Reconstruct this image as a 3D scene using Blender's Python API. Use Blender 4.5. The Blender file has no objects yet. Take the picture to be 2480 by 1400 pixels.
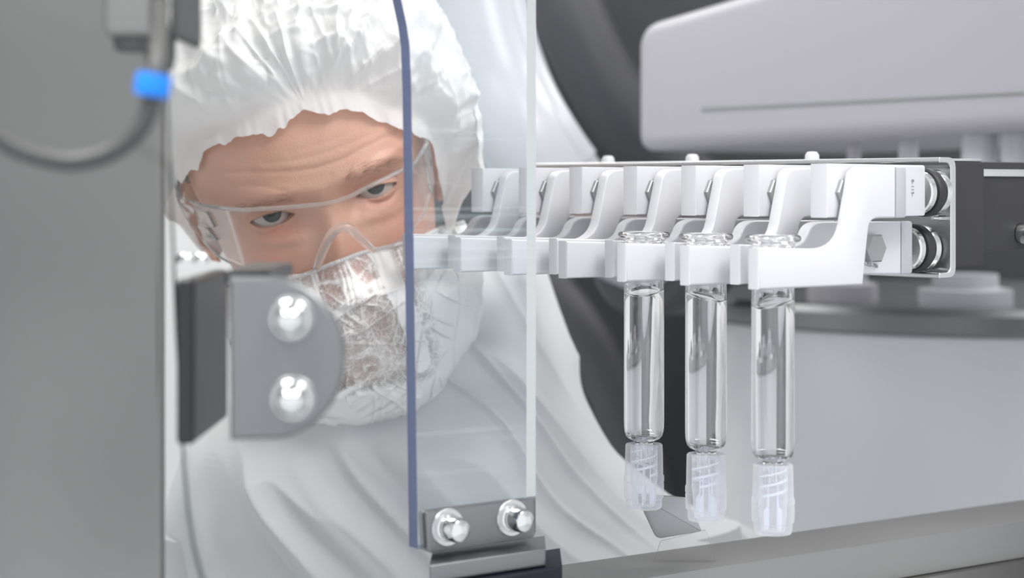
import bpy, bmesh, math, random
import numpy as np
from mathutils import Vector, Matrix, Euler

random.seed(7)
rng = np.random.default_rng(7)
SC = bpy.context.scene
COL = SC.collection
PI = math.pi

# ------------------------------------------------------------------ camera
F = 4290.0            # focal length in pixels of the 2480 px wide frame
CZ = 1.5              # camera height
HY = 456.0            # image row of the horizon (lens shift keeps uprights upright)
cam_d = bpy.data.cameras.new('camera')
cam = bpy.data.objects.new('camera', cam_d)
COL.objects.link(cam)
cam.location = (0, 0, CZ)
cam.rotation_euler = (PI/2, 0, 0)
cam_d.sensor_width = 36.0
cam_d.lens = 36.0*F/2480.0
cam_d.shift_y = -(700.0-HY)/2480.0
cam_d.clip_start = 0.02
cam_d.clip_end = 60
cam_d.dof.use_dof = True
cam_d.dof.focus_distance = 0.925
cam_d.dof.aperture_fstop = 7.6
SC.camera = cam

# ------------------------------------------------------------------ world and exposure
W = bpy.data.worlds.new('world')
SC.world = W
W.use_nodes = True
bg = W.node_tree.nodes['Background']
bg.inputs[0].default_value = (0.93, 0.96, 1.0, 1)
bg.inputs[1].default_value = 1.08
vs = SC.view_settings
vs.view_transform = 'Standard'
vs.look = 'None'
vs.gamma = 1.0
vs.use_curve_mapping = False
vs.exposure = 0.38
SC.cycles.transparent_max_bounces = 32
SC.cycles.transmission_bounces = 16
SC.cycles.max_bounces = 16
SC.cycles.glossy_bounces = 6
SC.cycles.diffuse_bounces = 4

def area(name, loc, rot, sx, sy, power, col=(1, 1, 1)):
    l = bpy.data.lights.new(name, 'AREA')
    l.shape = 'RECTANGLE'; l.size = sx; l.size_y = sy; l.energy = power; l.color = col
    o = bpy.data.objects.new(name, l); COL.objects.link(o)
    o.location = loc; o.rotation_euler = rot
    return o
# light of the ceiling fixtures (each sits right under its fixture, built below)
CEIL = 2.75
LAMPS = [(-0.60, 0.15, 1.15), (0.75, 0.2, 0.7), (-0.75, 2.2, 0.45), (1.0, 2.2, 0.4)]
for i, (lx, ly, lk) in enumerate(LAMPS):
    area('ceiling_lamp_light', (lx, ly, CEIL-0.075), (0, 0, 0), 0.58, 1.16, 21*lk, (1.0, 0.985, 0.96))

# ------------------------------------------------------------------ helpers
def P(px, py, D):
    return Vector(((px-1240.0)*D/F, D, CZ+(HY-py)*D/F))
def proj(v):
    return (1240+F*v[0]/v[1], HY-F*(v[2]-CZ)/v[1])

def lin(r, g, b):
    def c(u):
        u /= 255.0
        return u/12.92 if u <= 0.04045 else ((u+0.055)/1.055)**2.4
    return (c(r), c(g), c(b), 1.0)

def tag(o, label=None, cat=None, group=None, kind=None):
    if label: o['label'] = label
    if cat: o['category'] = cat
    if group: o['group'] = group
    if kind: o['kind'] = kind
    return o

def empty(name, loc, label, cat, group=None):
    o = bpy.data.objects.new(name, None); COL.objects.link(o)
    o.location = loc; o.empty_display_size = 0.02
    bpy.context.view_layer.update()
    return tag(o, label, cat, group)

def link(name, me, mats, parent=None, smooth=True):
    o = bpy.data.objects.new(name, me); COL.objects.link(o)
    if not isinstance(mats, (list, tuple)): mats = [mats]
    if len(me.materials) == 0:
        for m in mats: me.materials.append(m)
    if smooth:
        me.polygons.foreach_set('use_smooth', [True]*len(me.polygons))
    if parent is not None:
        o.parent = parent
        o.matrix_parent_inverse = Matrix.Translation(-wloc(parent))
    return o
def wloc(o):
    v = Vector(o.location)
    p = o.parent
    return v if p is None else (Vector((0, 0, 0)) if o.type == 'MESH' else v)

def mesh_pydata(name, verts, faces):
    me = bpy.data.meshes.new(name)
    me.from_pydata([tuple(v) for v in verts], [], faces)
    me.update()
    return me

def bm_link(name, bm, mats, parent=None, smooth=False, angle=None):
    bmesh.ops.recalc_face_normals(bm, faces=bm.faces)
    me = bpy.data.meshes.new(name)
    bm.to_mesh(me); bm.free()
    o = link(name, me, mats, parent, smooth or angle is not None)
    if angle is not None:
        try: me.set_sharp_from_angle(angle=math.radians(angle))
        except Exception: pass
    return o

def prism_bm(pts, vec, bevel=0.0, seg=2, bm=None, mat_side=None):
    """closed polygon of 3D points, pushed along vec"""
    bm = bm or bmesh.new()
    a = [bm.verts.new(p) for p in pts]
    b = [bm.verts.new(Vector(p)+Vector(vec)) for p in pts]
    n = len(pts)
    fs = [bm.faces.new(a), bm.faces.new(b[::-1])]
    for i in range(n):
        f = bm.faces.new((a[i], b[i], b[(i+1) % n], a[(i+1) % n]))
        if mat_side is not None: f.material_index = mat_side
        fs.append(f)
    bmesh.ops.recalc_face_normals(bm, faces=fs)
    if bevel > 0:
        es = [e for e in bm.edges if e.verts[0] in a or e.verts[0] in b]
        caps = [e for e in es if (e.verts[0] in a and e.verts[1] in a) or (e.verts[0] in b and e.verts[1] in b)]
        bmesh.ops.bevel(bm, geom=caps, offset=bevel, segments=seg, affect='EDGES', profile=0.5)
    return bm

def box_bm(lo, hi, bevel=0.0, seg=3, bm=None):
    bm = bm or bmesh.new()
    x0, y0, z0 = lo; x1, y1, z1 = hi
    vs_ = [bm.verts.new(c) for c in ((x0,y0,z0),(x1,y0,z0),(x1,y1,z0),(x0,y1,z0),(x0,y0,z1),(x1,y0,z1),(x1,y1,z1),(x0,y1,z1))]
    fs = [bm.faces.new([vs_[i] for i in f]) for f in ((0,3,2,1),(4,5,6,7),(0,1,5,4),(1,2,6,5),(2,3,7,6),(3,0,4,7))]
    if bevel > 0:
        es = list({e for f in fs for e in f.edges})
        bmesh.ops.bevel(bm, geom=es, offset=bevel, segments=seg, affect='EDGES', profile=0.5)
    return bm

def round_poly(pts, rad, seg=5):
    """2D polygon with rounded corners; rad number or list"""
    n = len(pts); out = []
    if not isinstance(rad, (list, tuple)): rad = [rad]*n
    for i in range(n):
        p = np.array(pts[i], float); a = np.array(pts[i-1], float); b = np.array(pts[(i+1) % n], float)
        r = rad[i]
        if r <= 0:
            out.append(tuple(p)); continue
        da = a-p; db = b-p
        la, lb = np.linalg.norm(da), np.linalg.norm(db)
        t = min(r, la*0.49, lb*0.49)
        s = p+da/la*t; e = p+db/lb*t
        for k in range(seg+1):
            u = k/seg
            q = (1-u)**2*s+2*u*(1-u)*p+u*u*e
            out.append(tuple(q))
    return out

def frame_of(axis):
    axis = Vector(axis).normalized()
    h = Vector((0, 0, 1)) if abs(axis.z) < 0.9 else Vector((1, 0, 0))
    u = axis.cross(h).normalized(); v = axis.cross(u).normalized()
    return u, v, axis

def lathe_bm(profile, origin, axis=(0, 0, 1), seg=64, bm=None, closed=False):
    """profile list of (r, h) along axis"""
    bm = bm or bmesh.new()
    u, v, a = frame_of(axis); origin = Vector(origin)
    rings = []
    for (r, h) in profile:
        if r < 1e-7:
            rings.append([bm.verts.new(origin+a*h)])
        else:
            rings.append([bm.verts.new(origin+a*h+(u*math.cos(2*PI*k/seg)+v*math.sin(2*PI*k/seg))*r) for k in range(seg)])
    prs = list(zip(rings[:-1], rings[1:]))
    if closed: prs.append((rings[-1], rings[0]))
    for A, B in prs:
        if len(A) == 1 and len(B) == 1: continue
        for k in range(seg):
            k2 = (k+1) % seg
            if len(A) == 1: bm.faces.new((A[0], B[k], B[k2]))
            elif len(B) == 1: bm.faces.new((A[k], B[0], A[k2]))
            else: bm.faces.new((A[k], B[k], B[k2], A[k2]))
    return bm

def spline(pts, n):
    """Catmull-Rom through pts"""
    pts = [np.array(p, float) for p in pts]
    Pn = [2*pts[0]-pts[1]]+pts+[2*pts[-1]-pts[-2]]
    out = []
    m = len(pts)-1
    for i in range(n+1):
        t = i/n*m; k = min(int(t), m-1); u = t-k
        p0, p1, p2, p3 = Pn[k:k+4]
        out.append(0.5*((2*p1)+(-p0+p2)*u+(2*p0-5*p1+4*p2-p3)*u*u+(-p0+3*p1-3*p2+p3)*u**3))
    return out

def tube_bm(pts, rad, seg=12, bm=None, caps=True, flat=1.0):
    bm = bm or bmesh.new()
    pts = [Vector(p) for p in pts]; n = len(pts)
    if not isinstance(rad, (list, tuple, np.ndarray)): rad = [rad]*n
    rings = []; up = None
    for i in range(n):
        t = (pts[min(i+1, n-1)]-pts[max(i-1, 0)]).normalized()
        if up is None:
            up, _, _ = frame_of(t)
        up = (up-t*up.dot(t)).normalized(); sd = t.cross(up)
        rings.append([bm.verts.new(pts[i]+(up*math.cos(2*PI*k/seg)+sd*math.sin(2*PI*k/seg)*flat)*rad[i]) for k in range(seg)])
    for A, B in zip(rings[:-1], rings[1:]):
        for k in range(seg):
            bm.faces.new((A[k], A[(k+1) % seg], B[(k+1) % seg], B[k]))
    if caps and seg > 2:
        bm.faces.new(rings[0][::-1]); bm.faces.new(rings[-1])
    return bm

def grid_mesh(name, G, wrap=False, cap0=False, cap1=False):
    """G: (rows, cols, 3) array"""
    r, c, _ = G.shape
    V = G.reshape(-1, 3)
    idx = np.arange(r*c).reshape(r, c)
    if wrap: nx = np.roll(idx, -1, axis=1)
    else: nx = idx[:, 1:]; 
    a = idx if wrap else idx[:, :-1]
    q = np.stack([a[:-1], nx[:-1], nx[1:], a[1:]], axis=-1).reshape(-1, 4)
    faces = q.tolist()
    if cap0: faces.append(list(map(int, idx[0][::-1])))
    if cap1: faces.append(list(map(int, idx[-1])))
    return mesh_pydata(name, V.tolist(), faces)

def _hash(ix, iy, iz, seed):
    h = (ix.astype(np.int64)*374761393+iy.astype(np.int64)*668265263+iz.astype(np.int64)*2147483647+seed*144269) & 0xffffffff
    h = ((h ^ (h >> 13))*1274126177) & 0xffffffff
    h = h ^ (h >> 16)
    return (h & 0xffff)/65535.0
def vnoise(p, seed=0):
    """value noise in [-1,1] of points (...,3)"""
    i = np.floor(p).astype(np.int64); f = p-i
    f = f*f*f*(f*(f*6-15)+10)
    out = 0
    for dx in (0, 1):
        for dy in (0, 1):
            for dz in (0, 1):
                w = (f[..., 0] if dx else 1-f[..., 0])*(f[..., 1] if dy else 1-f[..., 1])*(f[..., 2] if dz else 1-f[..., 2])
                out = out+w*_hash(i[..., 0]+dx, i[..., 1]+dy, i[..., 2]+dz, seed)
    return out*2-1
def fbm(p, seed=0, octs=4):
    s = 0; a = 1.0; t = 0
    for o in range(octs):
        s = s+a*vnoise(p*(2.03**o), seed+o*17); t += a; a *= 0.5
    return s/t
def ridge(p, seed=0, octs=3):
    s = 0; a = 1.0; t = 0
    for o in range(octs):
        s = s+a*(1-2*np.abs(vnoise(p*(2.1**o), seed+o*29))); t += a; a *= 0.5
    return s/t
def sst(a, b, x):
    t = np.clip((x-a)/(b-a), 0, 1)
    return t*t*(3-2*t)

# ------------------------------------------------------------------ materials
def new_mat(name):
    m = bpy.data.materials.new(name); m.use_nodes = True
    nt = m.node_tree
    return m, nt, nt.nodes['Principled BSDF'], nt.nodes['Material Output']
def pset(b, **kw):
    names = dict(col='Base Color', rough='Roughness', metal='Metallic', spec='Specular IOR Level', coat='Coat Weight', coatr='Coat Roughness',
                 trans='Transmission Weight', ior='IOR', sss='Subsurface Weight', sssr='Subsurface Radius', ssss='Subsurface Scale',
                 sheen='Sheen Weight', alpha='Alpha', emit='Emission Color', emits='Emission Strength', aniso='Anisotropic')
    for k, v in kw.items():
        b.inputs[names[k]].default_value = v
def noise_bump(nt, b, scale=60, strength=0.1, dist=0.001, detail=4, vec=None, ntype='noise', stretch=None):
    tc = nt.nodes.new('ShaderNodeTexCoord')
    src = tc.outputs['Object']
    if stretch:
        mp = nt.nodes.new('ShaderNodeMapping'); mp.inputs['Scale'].default_value = stretch
        nt.links.new(src, mp.inputs[0]); src = mp.outputs[0]
    n = nt.nodes.new('ShaderNodeTexNoise')
    n.inputs['Scale'].default_value = scale; n.inputs['Detail'].default_value = detail
    nt.links.new(src, n.inputs['Vector'])
    bp = nt.nodes.new('ShaderNodeBump'); bp.inputs['Strength'].default_value = strength; bp.inputs['Distance'].default_value = dist
    nt.links.new(n.outputs[0], bp.inputs['Height']); nt.links.new(bp.outputs[0], b.inputs['Normal'])
    return n
def simple(name, col, rough=0.5, metal=0.0, bump=None, vary=0.0, **kw):
    m, nt, b, out = new_mat(name)
    pset(b, col=col, rough=rough, metal=metal, **kw)
    n = noise_bump(nt, b, *(bump or (90, 0.05, 0.0005)))
    if vary > 0:
        mx = nt.nodes.new('ShaderNodeMix'); mx.data_type = 'RGBA'
        mx.inputs['A'].default_value = tuple(c*(1-vary) for c in col[:3])+(1,)
        mx.inputs['B'].default_value = tuple(min(1, c*(1+vary)) for c in col[:3])+(1,)
        nt.links.new(n.outputs[0], mx.inputs['Factor']); nt.links.new(mx.outputs['Result'], b.inputs['Base Color'])
    return m
def thin_glass(name, tint=(1, 1, 1, 1), ior=1.5, rough=0.0, haze=0.0, haze_col=(0.9, 0.92, 0.95, 1), scratch=0.0, gain=1.0):
    m, nt, b, out = new_mat(name)
    nt.nodes.remove(b)
    tr = nt.nodes.new('ShaderNodeBsdfTransparent'); tr.inputs[0].default_value = tint
    gl = nt.nodes.new('ShaderNodeBsdfGlossy'); gl.inputs['Roughness'].default_value = rough
    fr = nt.nodes.new('ShaderNodeFresnel'); fr.inputs['IOR'].default_value = ior
    # same fresnel from both sides of the sheet
    mul = nt.nodes.new('ShaderNodeMath'); mul.operation = 'MULTIPLY'; mul.inputs[1].default_value = gain
    lw = nt.nodes.new('ShaderNodeLayerWeight'); lw.inputs['Blend'].default_value = 0.22
    nt.links.new(lw.outputs['Fresnel'], mul.inputs[0])
    mx = nt.nodes.new('ShaderNodeMixShader')
    nt.links.new(mul.outputs[0], mx.inputs[0]); nt.links.new(tr.outputs[0], mx.inputs[1]); nt.links.new(gl.outputs[0], mx.inputs[2])
    last = mx.outputs[0]
    if haze > 0 or scratch > 0:
        df = nt.nodes.new('ShaderNodeBsdfTranslucent'); df.inputs[0].default_value = haze_col
        d2 = nt.nodes.new('ShaderNodeBsdfDiffuse'); d2.inputs[0].default_value = haze_col
        dm = nt.nodes.new('ShaderNodeMixShader'); nt.links.new(df.outputs[0], dm.inputs[1]); nt.links.new(d2.outputs[0], dm.inputs[2])
        m2 = nt.nodes.new('ShaderNodeMixShader'); m2.inputs[0].default_value = haze
        if scratch > 0:
            tc = nt.nodes.new('ShaderNodeTexCoord'); mp = nt.nodes.new('ShaderNodeMapping')
            mp.inputs['Scale'].default_value = (7, 7, 260); mp.inputs['Rotation'].default_value = (0, 0.05, 0)
            nz = nt.nodes.new('ShaderNodeTexNoise'); nz.inputs['Scale'].default_value = 1.0; nz.inputs['Detail'].default_value = 5
            rp = nt.nodes.new('ShaderNodeMapRange'); rp.inputs[1].default_value = 0.6; rp.inputs[2].default_value = 0.78
            rp.inputs[3].default_value = haze; rp.inputs[4].default_value = haze+scratch
            nt.links.new(tc.outputs['Object'], mp.inputs[0]); nt.links.new(mp.outputs[0], nz.inputs[0])
            nt.links.new(nz.outputs[0], rp.inputs[0]); nt.links.new(rp.outputs[0], m2.inputs[0])
        nt.links.new(last, m2.inputs[1]); nt.links.new(dm.outputs[0], m2.inputs[2]); last = m2.outputs[0]
    nt.links.new(last, out.inputs[0])
    return m

M = {}
M['wall'] = simple('wall_paint', (0.86, 0.87, 0.87, 1), 0.6)
M['floor'] = simple('floor_vinyl', (0.55, 0.57, 0.58, 1), 0.35, vary=0.08)
M['ceil'] = simple('ceiling_panel', (0.85, 0.86, 0.86, 1), 0.7)
M['white_plastic'] = simple('white_plastic', (0.56, 0.56, 0.585, 1), 0.38, bump=(400, 0.04, 0.0002))
M['white_shaded'] = simple('shaded_white_plate', (0.38, 0.375, 0.405, 1), 0.45, bump=(400, 0.05, 0.0002))  # white plastic darkened: shade of the turned-away jaw ends put into the colour
M['steel'] = simple('brushed_steel', (0.58, 0.585, 0.59, 1), 0.32, 1.0, bump=(180, 0.12, 0.0004))
M['steel_satin'] = simple('satin_steel', (0.24, 0.236, 0.23, 1), 0.42, 1.0, bump=(8, 0.6, 0.012, 1), vary=0.32)  # vary puts soft patches of reflected light into the colour
M['steel_polish'] = simple('polished_steel', (0.66, 0.665, 0.66, 1), 0.14, 1.0, bump=(200, 0.03, 0.0002))
M['steel_grey'] = simple('grey_machined_plate', (0.33, 0.335, 0.34, 1), 0.42, 0.75, bump=(200, 0.06, 0.0003))
M['steel_dark'] = simple('dark_steel_plate', (0.20, 0.205, 0.21, 1), 0.4, 0.8, bump=(200, 0.06, 0.0003))
M['cabinet_grey'] = simple('cabinet_grey', (0.10, 0.108, 0.115, 1), 0.5)
M['rail_steel'] = simple('bead_blasted_steel', (0.24, 0.24, 0.238, 1), 0.5, 0.35, bump=(60, 0.05, 0.0005))
M['black_plastic'] = simple('black_plastic', (0.008, 0.008, 0.009, 1), 0.3, bump=(120, 0.05, 0.0004))
M['black_matt'] = simple('black_anodised', (0.018, 0.0175, 0.021, 1), 0.55, bump=(300, 0.1, 0.0003))
M['navy'] = simple('dark_navy_block', (0.006, 0.007, 0.014, 1), 0.5, spec=0.25)
M['rubber'] = simple('black_rubber', (0.016, 0.016, 0.018, 1), 0.5)
M['housing'] = simple('light_grey_enamel', (0.45, 0.44, 0.475, 1), 0.45, bump=(30, 0.03, 0.001))
M['robot'] = simple('white_enamel', (0.58, 0.59, 0.625, 1), 0.3)
M['dark_machine'] = simple('dark_enclosure', (0.024, 0.027, 0.030, 1), 0.5, vary=0.2)
M['dark_tube'] = simple('dark_grey_duct', (0.055, 0.055, 0.064, 1), 0.5)
M['drum'] = simple('light_grey_drum', (0.56, 0.56, 0.59, 1), 0.38, bump=(6, 0.06, 0.004))
M['cable'] = simple('grey_cable', (0.05, 0.05, 0.05, 1), 0.5)
M['blue'] = simple('blue_plastic', (0.0, 0.20, 0.75, 1), 0.4)
M['block_grey'] = simple('dark_grey_casting', (0.06, 0.06, 0.06, 1), 0.5, vary=0.2)
M['ink'] = simple('grey_ink', (0.2, 0.2, 0.2, 1), 0.7)
M['edge_blue'] = simple('bluish_glass_edge', (0.10, 0.13, 0.27, 1), 0.2, trans=0.25)
M['edge_pale'] = simple('pale_glass_edge', (0.85, 0.83, 0.85, 1), 0.25, trans=0.65)
M['edge_green'] = simple('greenish_glass_edge', (0.035, 0.055, 0.045, 1), 0.35, trans=0.1)
M['pane'] = thin_glass('clear_acrylic', (0.965, 0.985, 0.995, 1), haze=0.025, scratch=0.16, haze_col=(0.8, 0.9, 0.95, 1))
M['door_glass'] = thin_glass('door_glass', (0.95, 0.952, 0.95, 1))
M['lens'] = thin_glass('clear_lens', (0.975, 0.975, 0.97, 1), haze=0.015, haze_col=(0.95, 0.95, 0.95, 1), gain=0.5)
M['clear_plastic'] = thin_glass('clear_plastic', (0.95, 0.95, 0.95, 1), haze=0.16, haze_col=(0.97, 0.97, 0.97, 1), gain=1.6)
def lamp_mat():
    m, nt, b, out = new_mat('lamp_diffuser')
    pset(b, col=(0.9, 0.9, 0.9, 1), emit=(1, 0.98, 0.95, 1), emits=3.0)
    return m
M['lamp'] = lamp_mat()
def glass_mat():
    m, nt, b, out = new_mat('borosilicate_glass')
    pset(b, col=(1, 1, 1, 1), rough=0.0, trans=1.0, ior=1.49)
    return m
M['glass'] = glass_mat()
def water_mat():
    m, nt, b, out = new_mat('clear_solution')
    pset(b, col=(1, 1, 1, 1), rough=0.0, trans=1.0, ior=1.34)
    return m
M['water'] = water_mat()
def milky(name, face, edge, col):
    m, nt, b, out = new_mat(name)
    pset(b, col=col, rough=0.25)
    tl = nt.nodes.new('ShaderNodeBsdfTranslucent'); tl.inputs[0].default_value = col
    a = nt.nodes.new('ShaderNodeMixShader'); a.inputs[0].default_value = 0.45
    nt.links.new(b.outputs[0], a.inputs[1]); nt.links.new(tl.outputs[0], a.inputs[2])
    tr = nt.nodes.new('ShaderNodeBsdfTransparent'); tr.inputs[0].default_value = (0.97, 0.98, 1, 1)
    lw = nt.nodes.new('ShaderNodeLayerWeight'); lw.inputs['Blend'].default_value = 0.35
    mr = nt.nodes.new('ShaderNodeMapRange'); mr.inputs[3].default_value = face; mr.inputs[4].default_value = edge
    nt.links.new(lw.outputs['Facing'], mr.inputs[0])
    mx = nt.nodes.new('ShaderNodeMixShader'); nt.links.new(mr.outputs[0], mx.inputs[0])
    nt.links.new(tr.outputs[0], mx.inputs[1]); nt.links.new(a.outputs[0], mx.inputs[2]); nt.links.new(mx.outputs[0], out.inputs[0])
    return m
M['cap_milky'] = milky('milky_polymer', 0.17, 0.75, (0.88, 0.88, 0.90, 1))
M['thread_milky'] = milky('milky_thread', 0.6, 0.9, (0.95, 0.96, 1.0, 1))
#MATS2

# ------------------------------------------------------------------ room shell
def wall(name, lo, hi, m):
    o = bm_link(name, box_bm(lo, hi), m); tag(o, kind='structure'); return o
wall('floor', (-2.6, -0.9, -0.06), (2.6, 3.6, 0.0), M['floor'])
wall('ceiling', (-2.6, -0.9, CEIL), (2.6, 3.6, CEIL+0.06), M['ceil'])
wall('wall_back', (-2.6, 3.6, -0.06), (2.6, 3.68, CEIL+0.06), M['wall'])
wall('wall_left', (-2.68, -0.9, -0.06), (-2.6, 3.68, CEIL+0.06), M['wall'])
wall('wall_right', (2.6, -0.9, -0.06), (2.68, 3.68, CEIL+0.06), M['wall'])
names = ['white ceiling light panel above and left of the technician', 'white ceiling light panel above the glass syringes',
         'white ceiling light panel behind and left of the technician', 'white ceiling light panel behind the grey machine']
for (lx, ly, lk), lb in zip(LAMPS, names):
    t = empty('ceiling_light', (lx, ly, CEIL), lb, 'ceiling light')
    bm = box_bm((lx-0.32, ly-0.62, CEIL-0.06), (lx+0.32, ly+0.62, CEIL-0.001), 0.004)
    bm_link('frame', bm, M['ceil'], t)
    bm_link('diffuser', box_bm((lx-0.29, ly-0.58, CEIL-0.067), (lx+0.29, ly+0.58, CEIL-0.061)), M['lamp'], t)
#PARTS
# ------------------------------------------------------------------ left: steel guard panel, glass door, cable, sensor block, hinge
def mirror_px(pts, D): return [P(x, y, D) for x, y in pts]
# folded sheet-steel panel just behind the glass door
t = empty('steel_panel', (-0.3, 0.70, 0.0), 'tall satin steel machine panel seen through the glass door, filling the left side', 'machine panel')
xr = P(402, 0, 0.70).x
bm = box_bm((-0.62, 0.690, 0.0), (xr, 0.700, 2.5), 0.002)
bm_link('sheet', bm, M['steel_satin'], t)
bm = bmesh.new()
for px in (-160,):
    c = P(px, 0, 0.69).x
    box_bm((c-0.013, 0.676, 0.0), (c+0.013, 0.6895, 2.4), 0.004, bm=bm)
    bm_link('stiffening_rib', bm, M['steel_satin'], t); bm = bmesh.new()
bm.free()

# glass door
door_out = [(-900, -700), (394, -700), (396, 0), (400, 200), (408, 420), (416, 600), (424, 800), (434, 1000), (443, 1140), (452, 1240), (466, 1330), (484, 1400), (520, 1490), (580, 1570), (700, 1640), (-900, 1640)]
Dd = 0.60
t = empty('glass_door', P(0, 1640, Dd), 'clear glass machine door with a green edge and rounded lower corner, at the left', 'glass door')
bm = bmesh.new()
prism_bm([P(x, y, Dd) for x, y in door_out], (0, 0.006, 0), bm=bm, mat_side=1)
bm_link('pane', bm, [M['door_glass'], M['edge_green']], t)

# cable with blue tie
pts = [(-60, 290, .50), (0, 335, .50), (60, 368, .50), (170, 392, .50), (270, 368, .50), (340, 310, .50), (368, 240, .50), (378, 170, .50), (384, 110, .51), (388, 60, .535), (388, 10, .56)]
cab = spline([P(*p) for p in pts], 70)
cab_o = empty('sensor_cable', P(170, 392, .50), 'dark grey cable hanging in a loop in front of the steel panel', 'cable')
bm_link('jacket', tube_bm(cab, 0.0027, 14), M['cable'], cab_o, angle=60)
t = tag(bm_link('cable_tie', lathe_bm([(0.0023, -.0032), (.0047, -.0032), (.0050, -.002), (.0050, .002), (.0047, .0032), (.0023, .0032)], P(370, 206, .50), P(378, 170, .50)-P(366, 245, .50), 24, closed=True), M['blue'], angle=40),
        'bright blue tie clipped around the hanging grey cable', 'cable tie')
bm = box_bm(P(336, 222, .4975), P(366, 192, .5025), 0.001)
bm_link('tie_head', bm, M['blue'], t)

# sensor block hanging at the top left
t = empty('sensor_block', P(370, -400, .56), 'dark grey sensor housing hanging down above the cable at the upper left', 'sensor housing')
bm = box_bm(P(410, 94, .56), P(490, -500, .60), 0.002); bm_link('body', bm, M['block_grey'], t)
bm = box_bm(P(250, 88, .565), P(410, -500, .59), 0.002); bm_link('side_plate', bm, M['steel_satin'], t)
bm = lathe_bm([(0, -.006), (.007, -.006), (.008, -.004), (.008, .012), (0, .012)], P(335, 80, .575), (0, 0, 1), 32); bm_link('connector', bm, M['block_grey'], t, angle=40)
bm = lathe_bm([(0, -.01), (.004, -.01), (.005, -.006), (.005, .004), (0, .004)], P(388, 95, .575), (0, 0, 1), 24); bm_link('cable_gland', bm, M['block_grey'], t, angle=40)

# hinge: black block and D-shaped plate with two domed nuts
Dh = 0.592
t = empty('door_hinge', P(600, 1065, Dh), 'black door hinge block with a D-shaped steel plate and two domed nuts', 'hinge')
bm = box_bm(P(426, 1078, Dh+.004), P(552, 652, Dh+.075), 0.0016, 3)
bm_link('hinge_block', bm, M['black_plastic'], t)
a = P(426, 655, Dh+.04); b = P(700, 640, Dh+.04)
bm = box_bm((P(553, 0, Dh+.02).x, Dh+.012, P(0, 690, Dh+.012).z), (P(690, 0, Dh+.05).x, Dh+.075, P(0, 655, Dh+.004).z), 0.0016, 3)
bm_link('hinge_arm', bm, M['black_plastic'], t)
arc = [(552, 671), (640, 671)]
for k in range(0, 33):
    th = -PI/2+PI*k/32
    arc.append((654+180*math.cos(th), 868+197*math.sin(th)))
arc += [(640, 1065), (556, 1068)]
bm = prism_bm([P(x, y, Dh) for x, y in arc], (0, 0.007, 0), 0.0022, 3)
bm_link('hinge_plate', bm, M['steel_dark'], t, angle=30)
for (px, py) in ((706, 772), (710, 966)):
    c = P(px, py, Dh)
    prof = [(0, 0.0112)]+[(0.0056*math.sin(q), 0.0052+0.006*math.cos(q)) for q in np.linspace(0.15, PI/2, 10)]+[(0.0058, 0.004), (0.0066, 0.0035), (0.0066, 0.0)]
    n = bm_link('domed_nut', lathe_bm(prof, c, (0, -1, 0), 32), M['steel_polish'], t, angle=35)
    bm_link('washer', lathe_bm([(0, .0012), (.0072, .0012), (.0078, .0006), (.0078, 0)], c+Vector((0, -.0001, 0)), (0, -1, 0), 32), M['steel_grey'], n, angle=35)
c = P(485, 606, Dh+.058)
zc = P(0, 652, Dh+.004).z
bm_link('screw', lathe_bm([(0, .0035), (.002, .0033), (.0032, .002), (.0034, 0)], (c.x, c.y, zc), (0, 0, 1), 24), M['steel_polish'], t, angle=40)
c2 = P(448, 606, Dh+.058)
bm_link('screw', lathe_bm([(0, .0035), (.002, .0033), (.0032, .002), (.0034, 0)], (c2.x, c2.y, zc), (0, 0, 1), 24), M['steel_polish'], t, angle=40)

# ------------------------------------------------------------------ centre: acrylic guard with clamp
D0, D1 = 0.79, 0.828
A = P(1007, 700, D0); B = P(1300, 700, D1)
gu = Vector((B.x-A.x, B.y-A.y, 0)).normalized(); gn = Vector((-gu.y, gu.x, 0))   # gn points away
def on_plane(px, py, P0, N):
    d = Vector(((px-1240)/F, 1.0, (HY-py)/F)); o = Vector((0, 0, CZ))
    k = (Vector(P0)-o).dot(N)/d.dot(N)
    return o+d*k
def gp(px, py, off=0.0): return on_plane(px, py, A+gn*off, gn)
out = [(955, -160), (972, 0), (985, 60), (992, 110), (996, 220), (1001, 560), (1006, 900), (1012, 1330), (1297, 1290), (1298, 700), (1298, -160)]
t = empty('acrylic_guard', gp(1150, 1320), 'narrow clear acrylic guard strip standing between the technician and the syringes', 'acrylic guard')
bm = prism_bm([gp(x, y) for x, y in out], gn*0.0075, bm=bmesh.new(), mat_side=1)
bm.faces.ensure_lookup_table()
for f in bm.faces:
    if f.material_index == 1 and abs(f.normal.dot(gu)) > .9 and (f.calc_center_median()-gp(1150, 700)).dot(gu) > 0: f.material_index = 2
bm_link('pane', bm, [M['pane'], M['edge_blue'], M['clear_plastic']], t)

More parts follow.
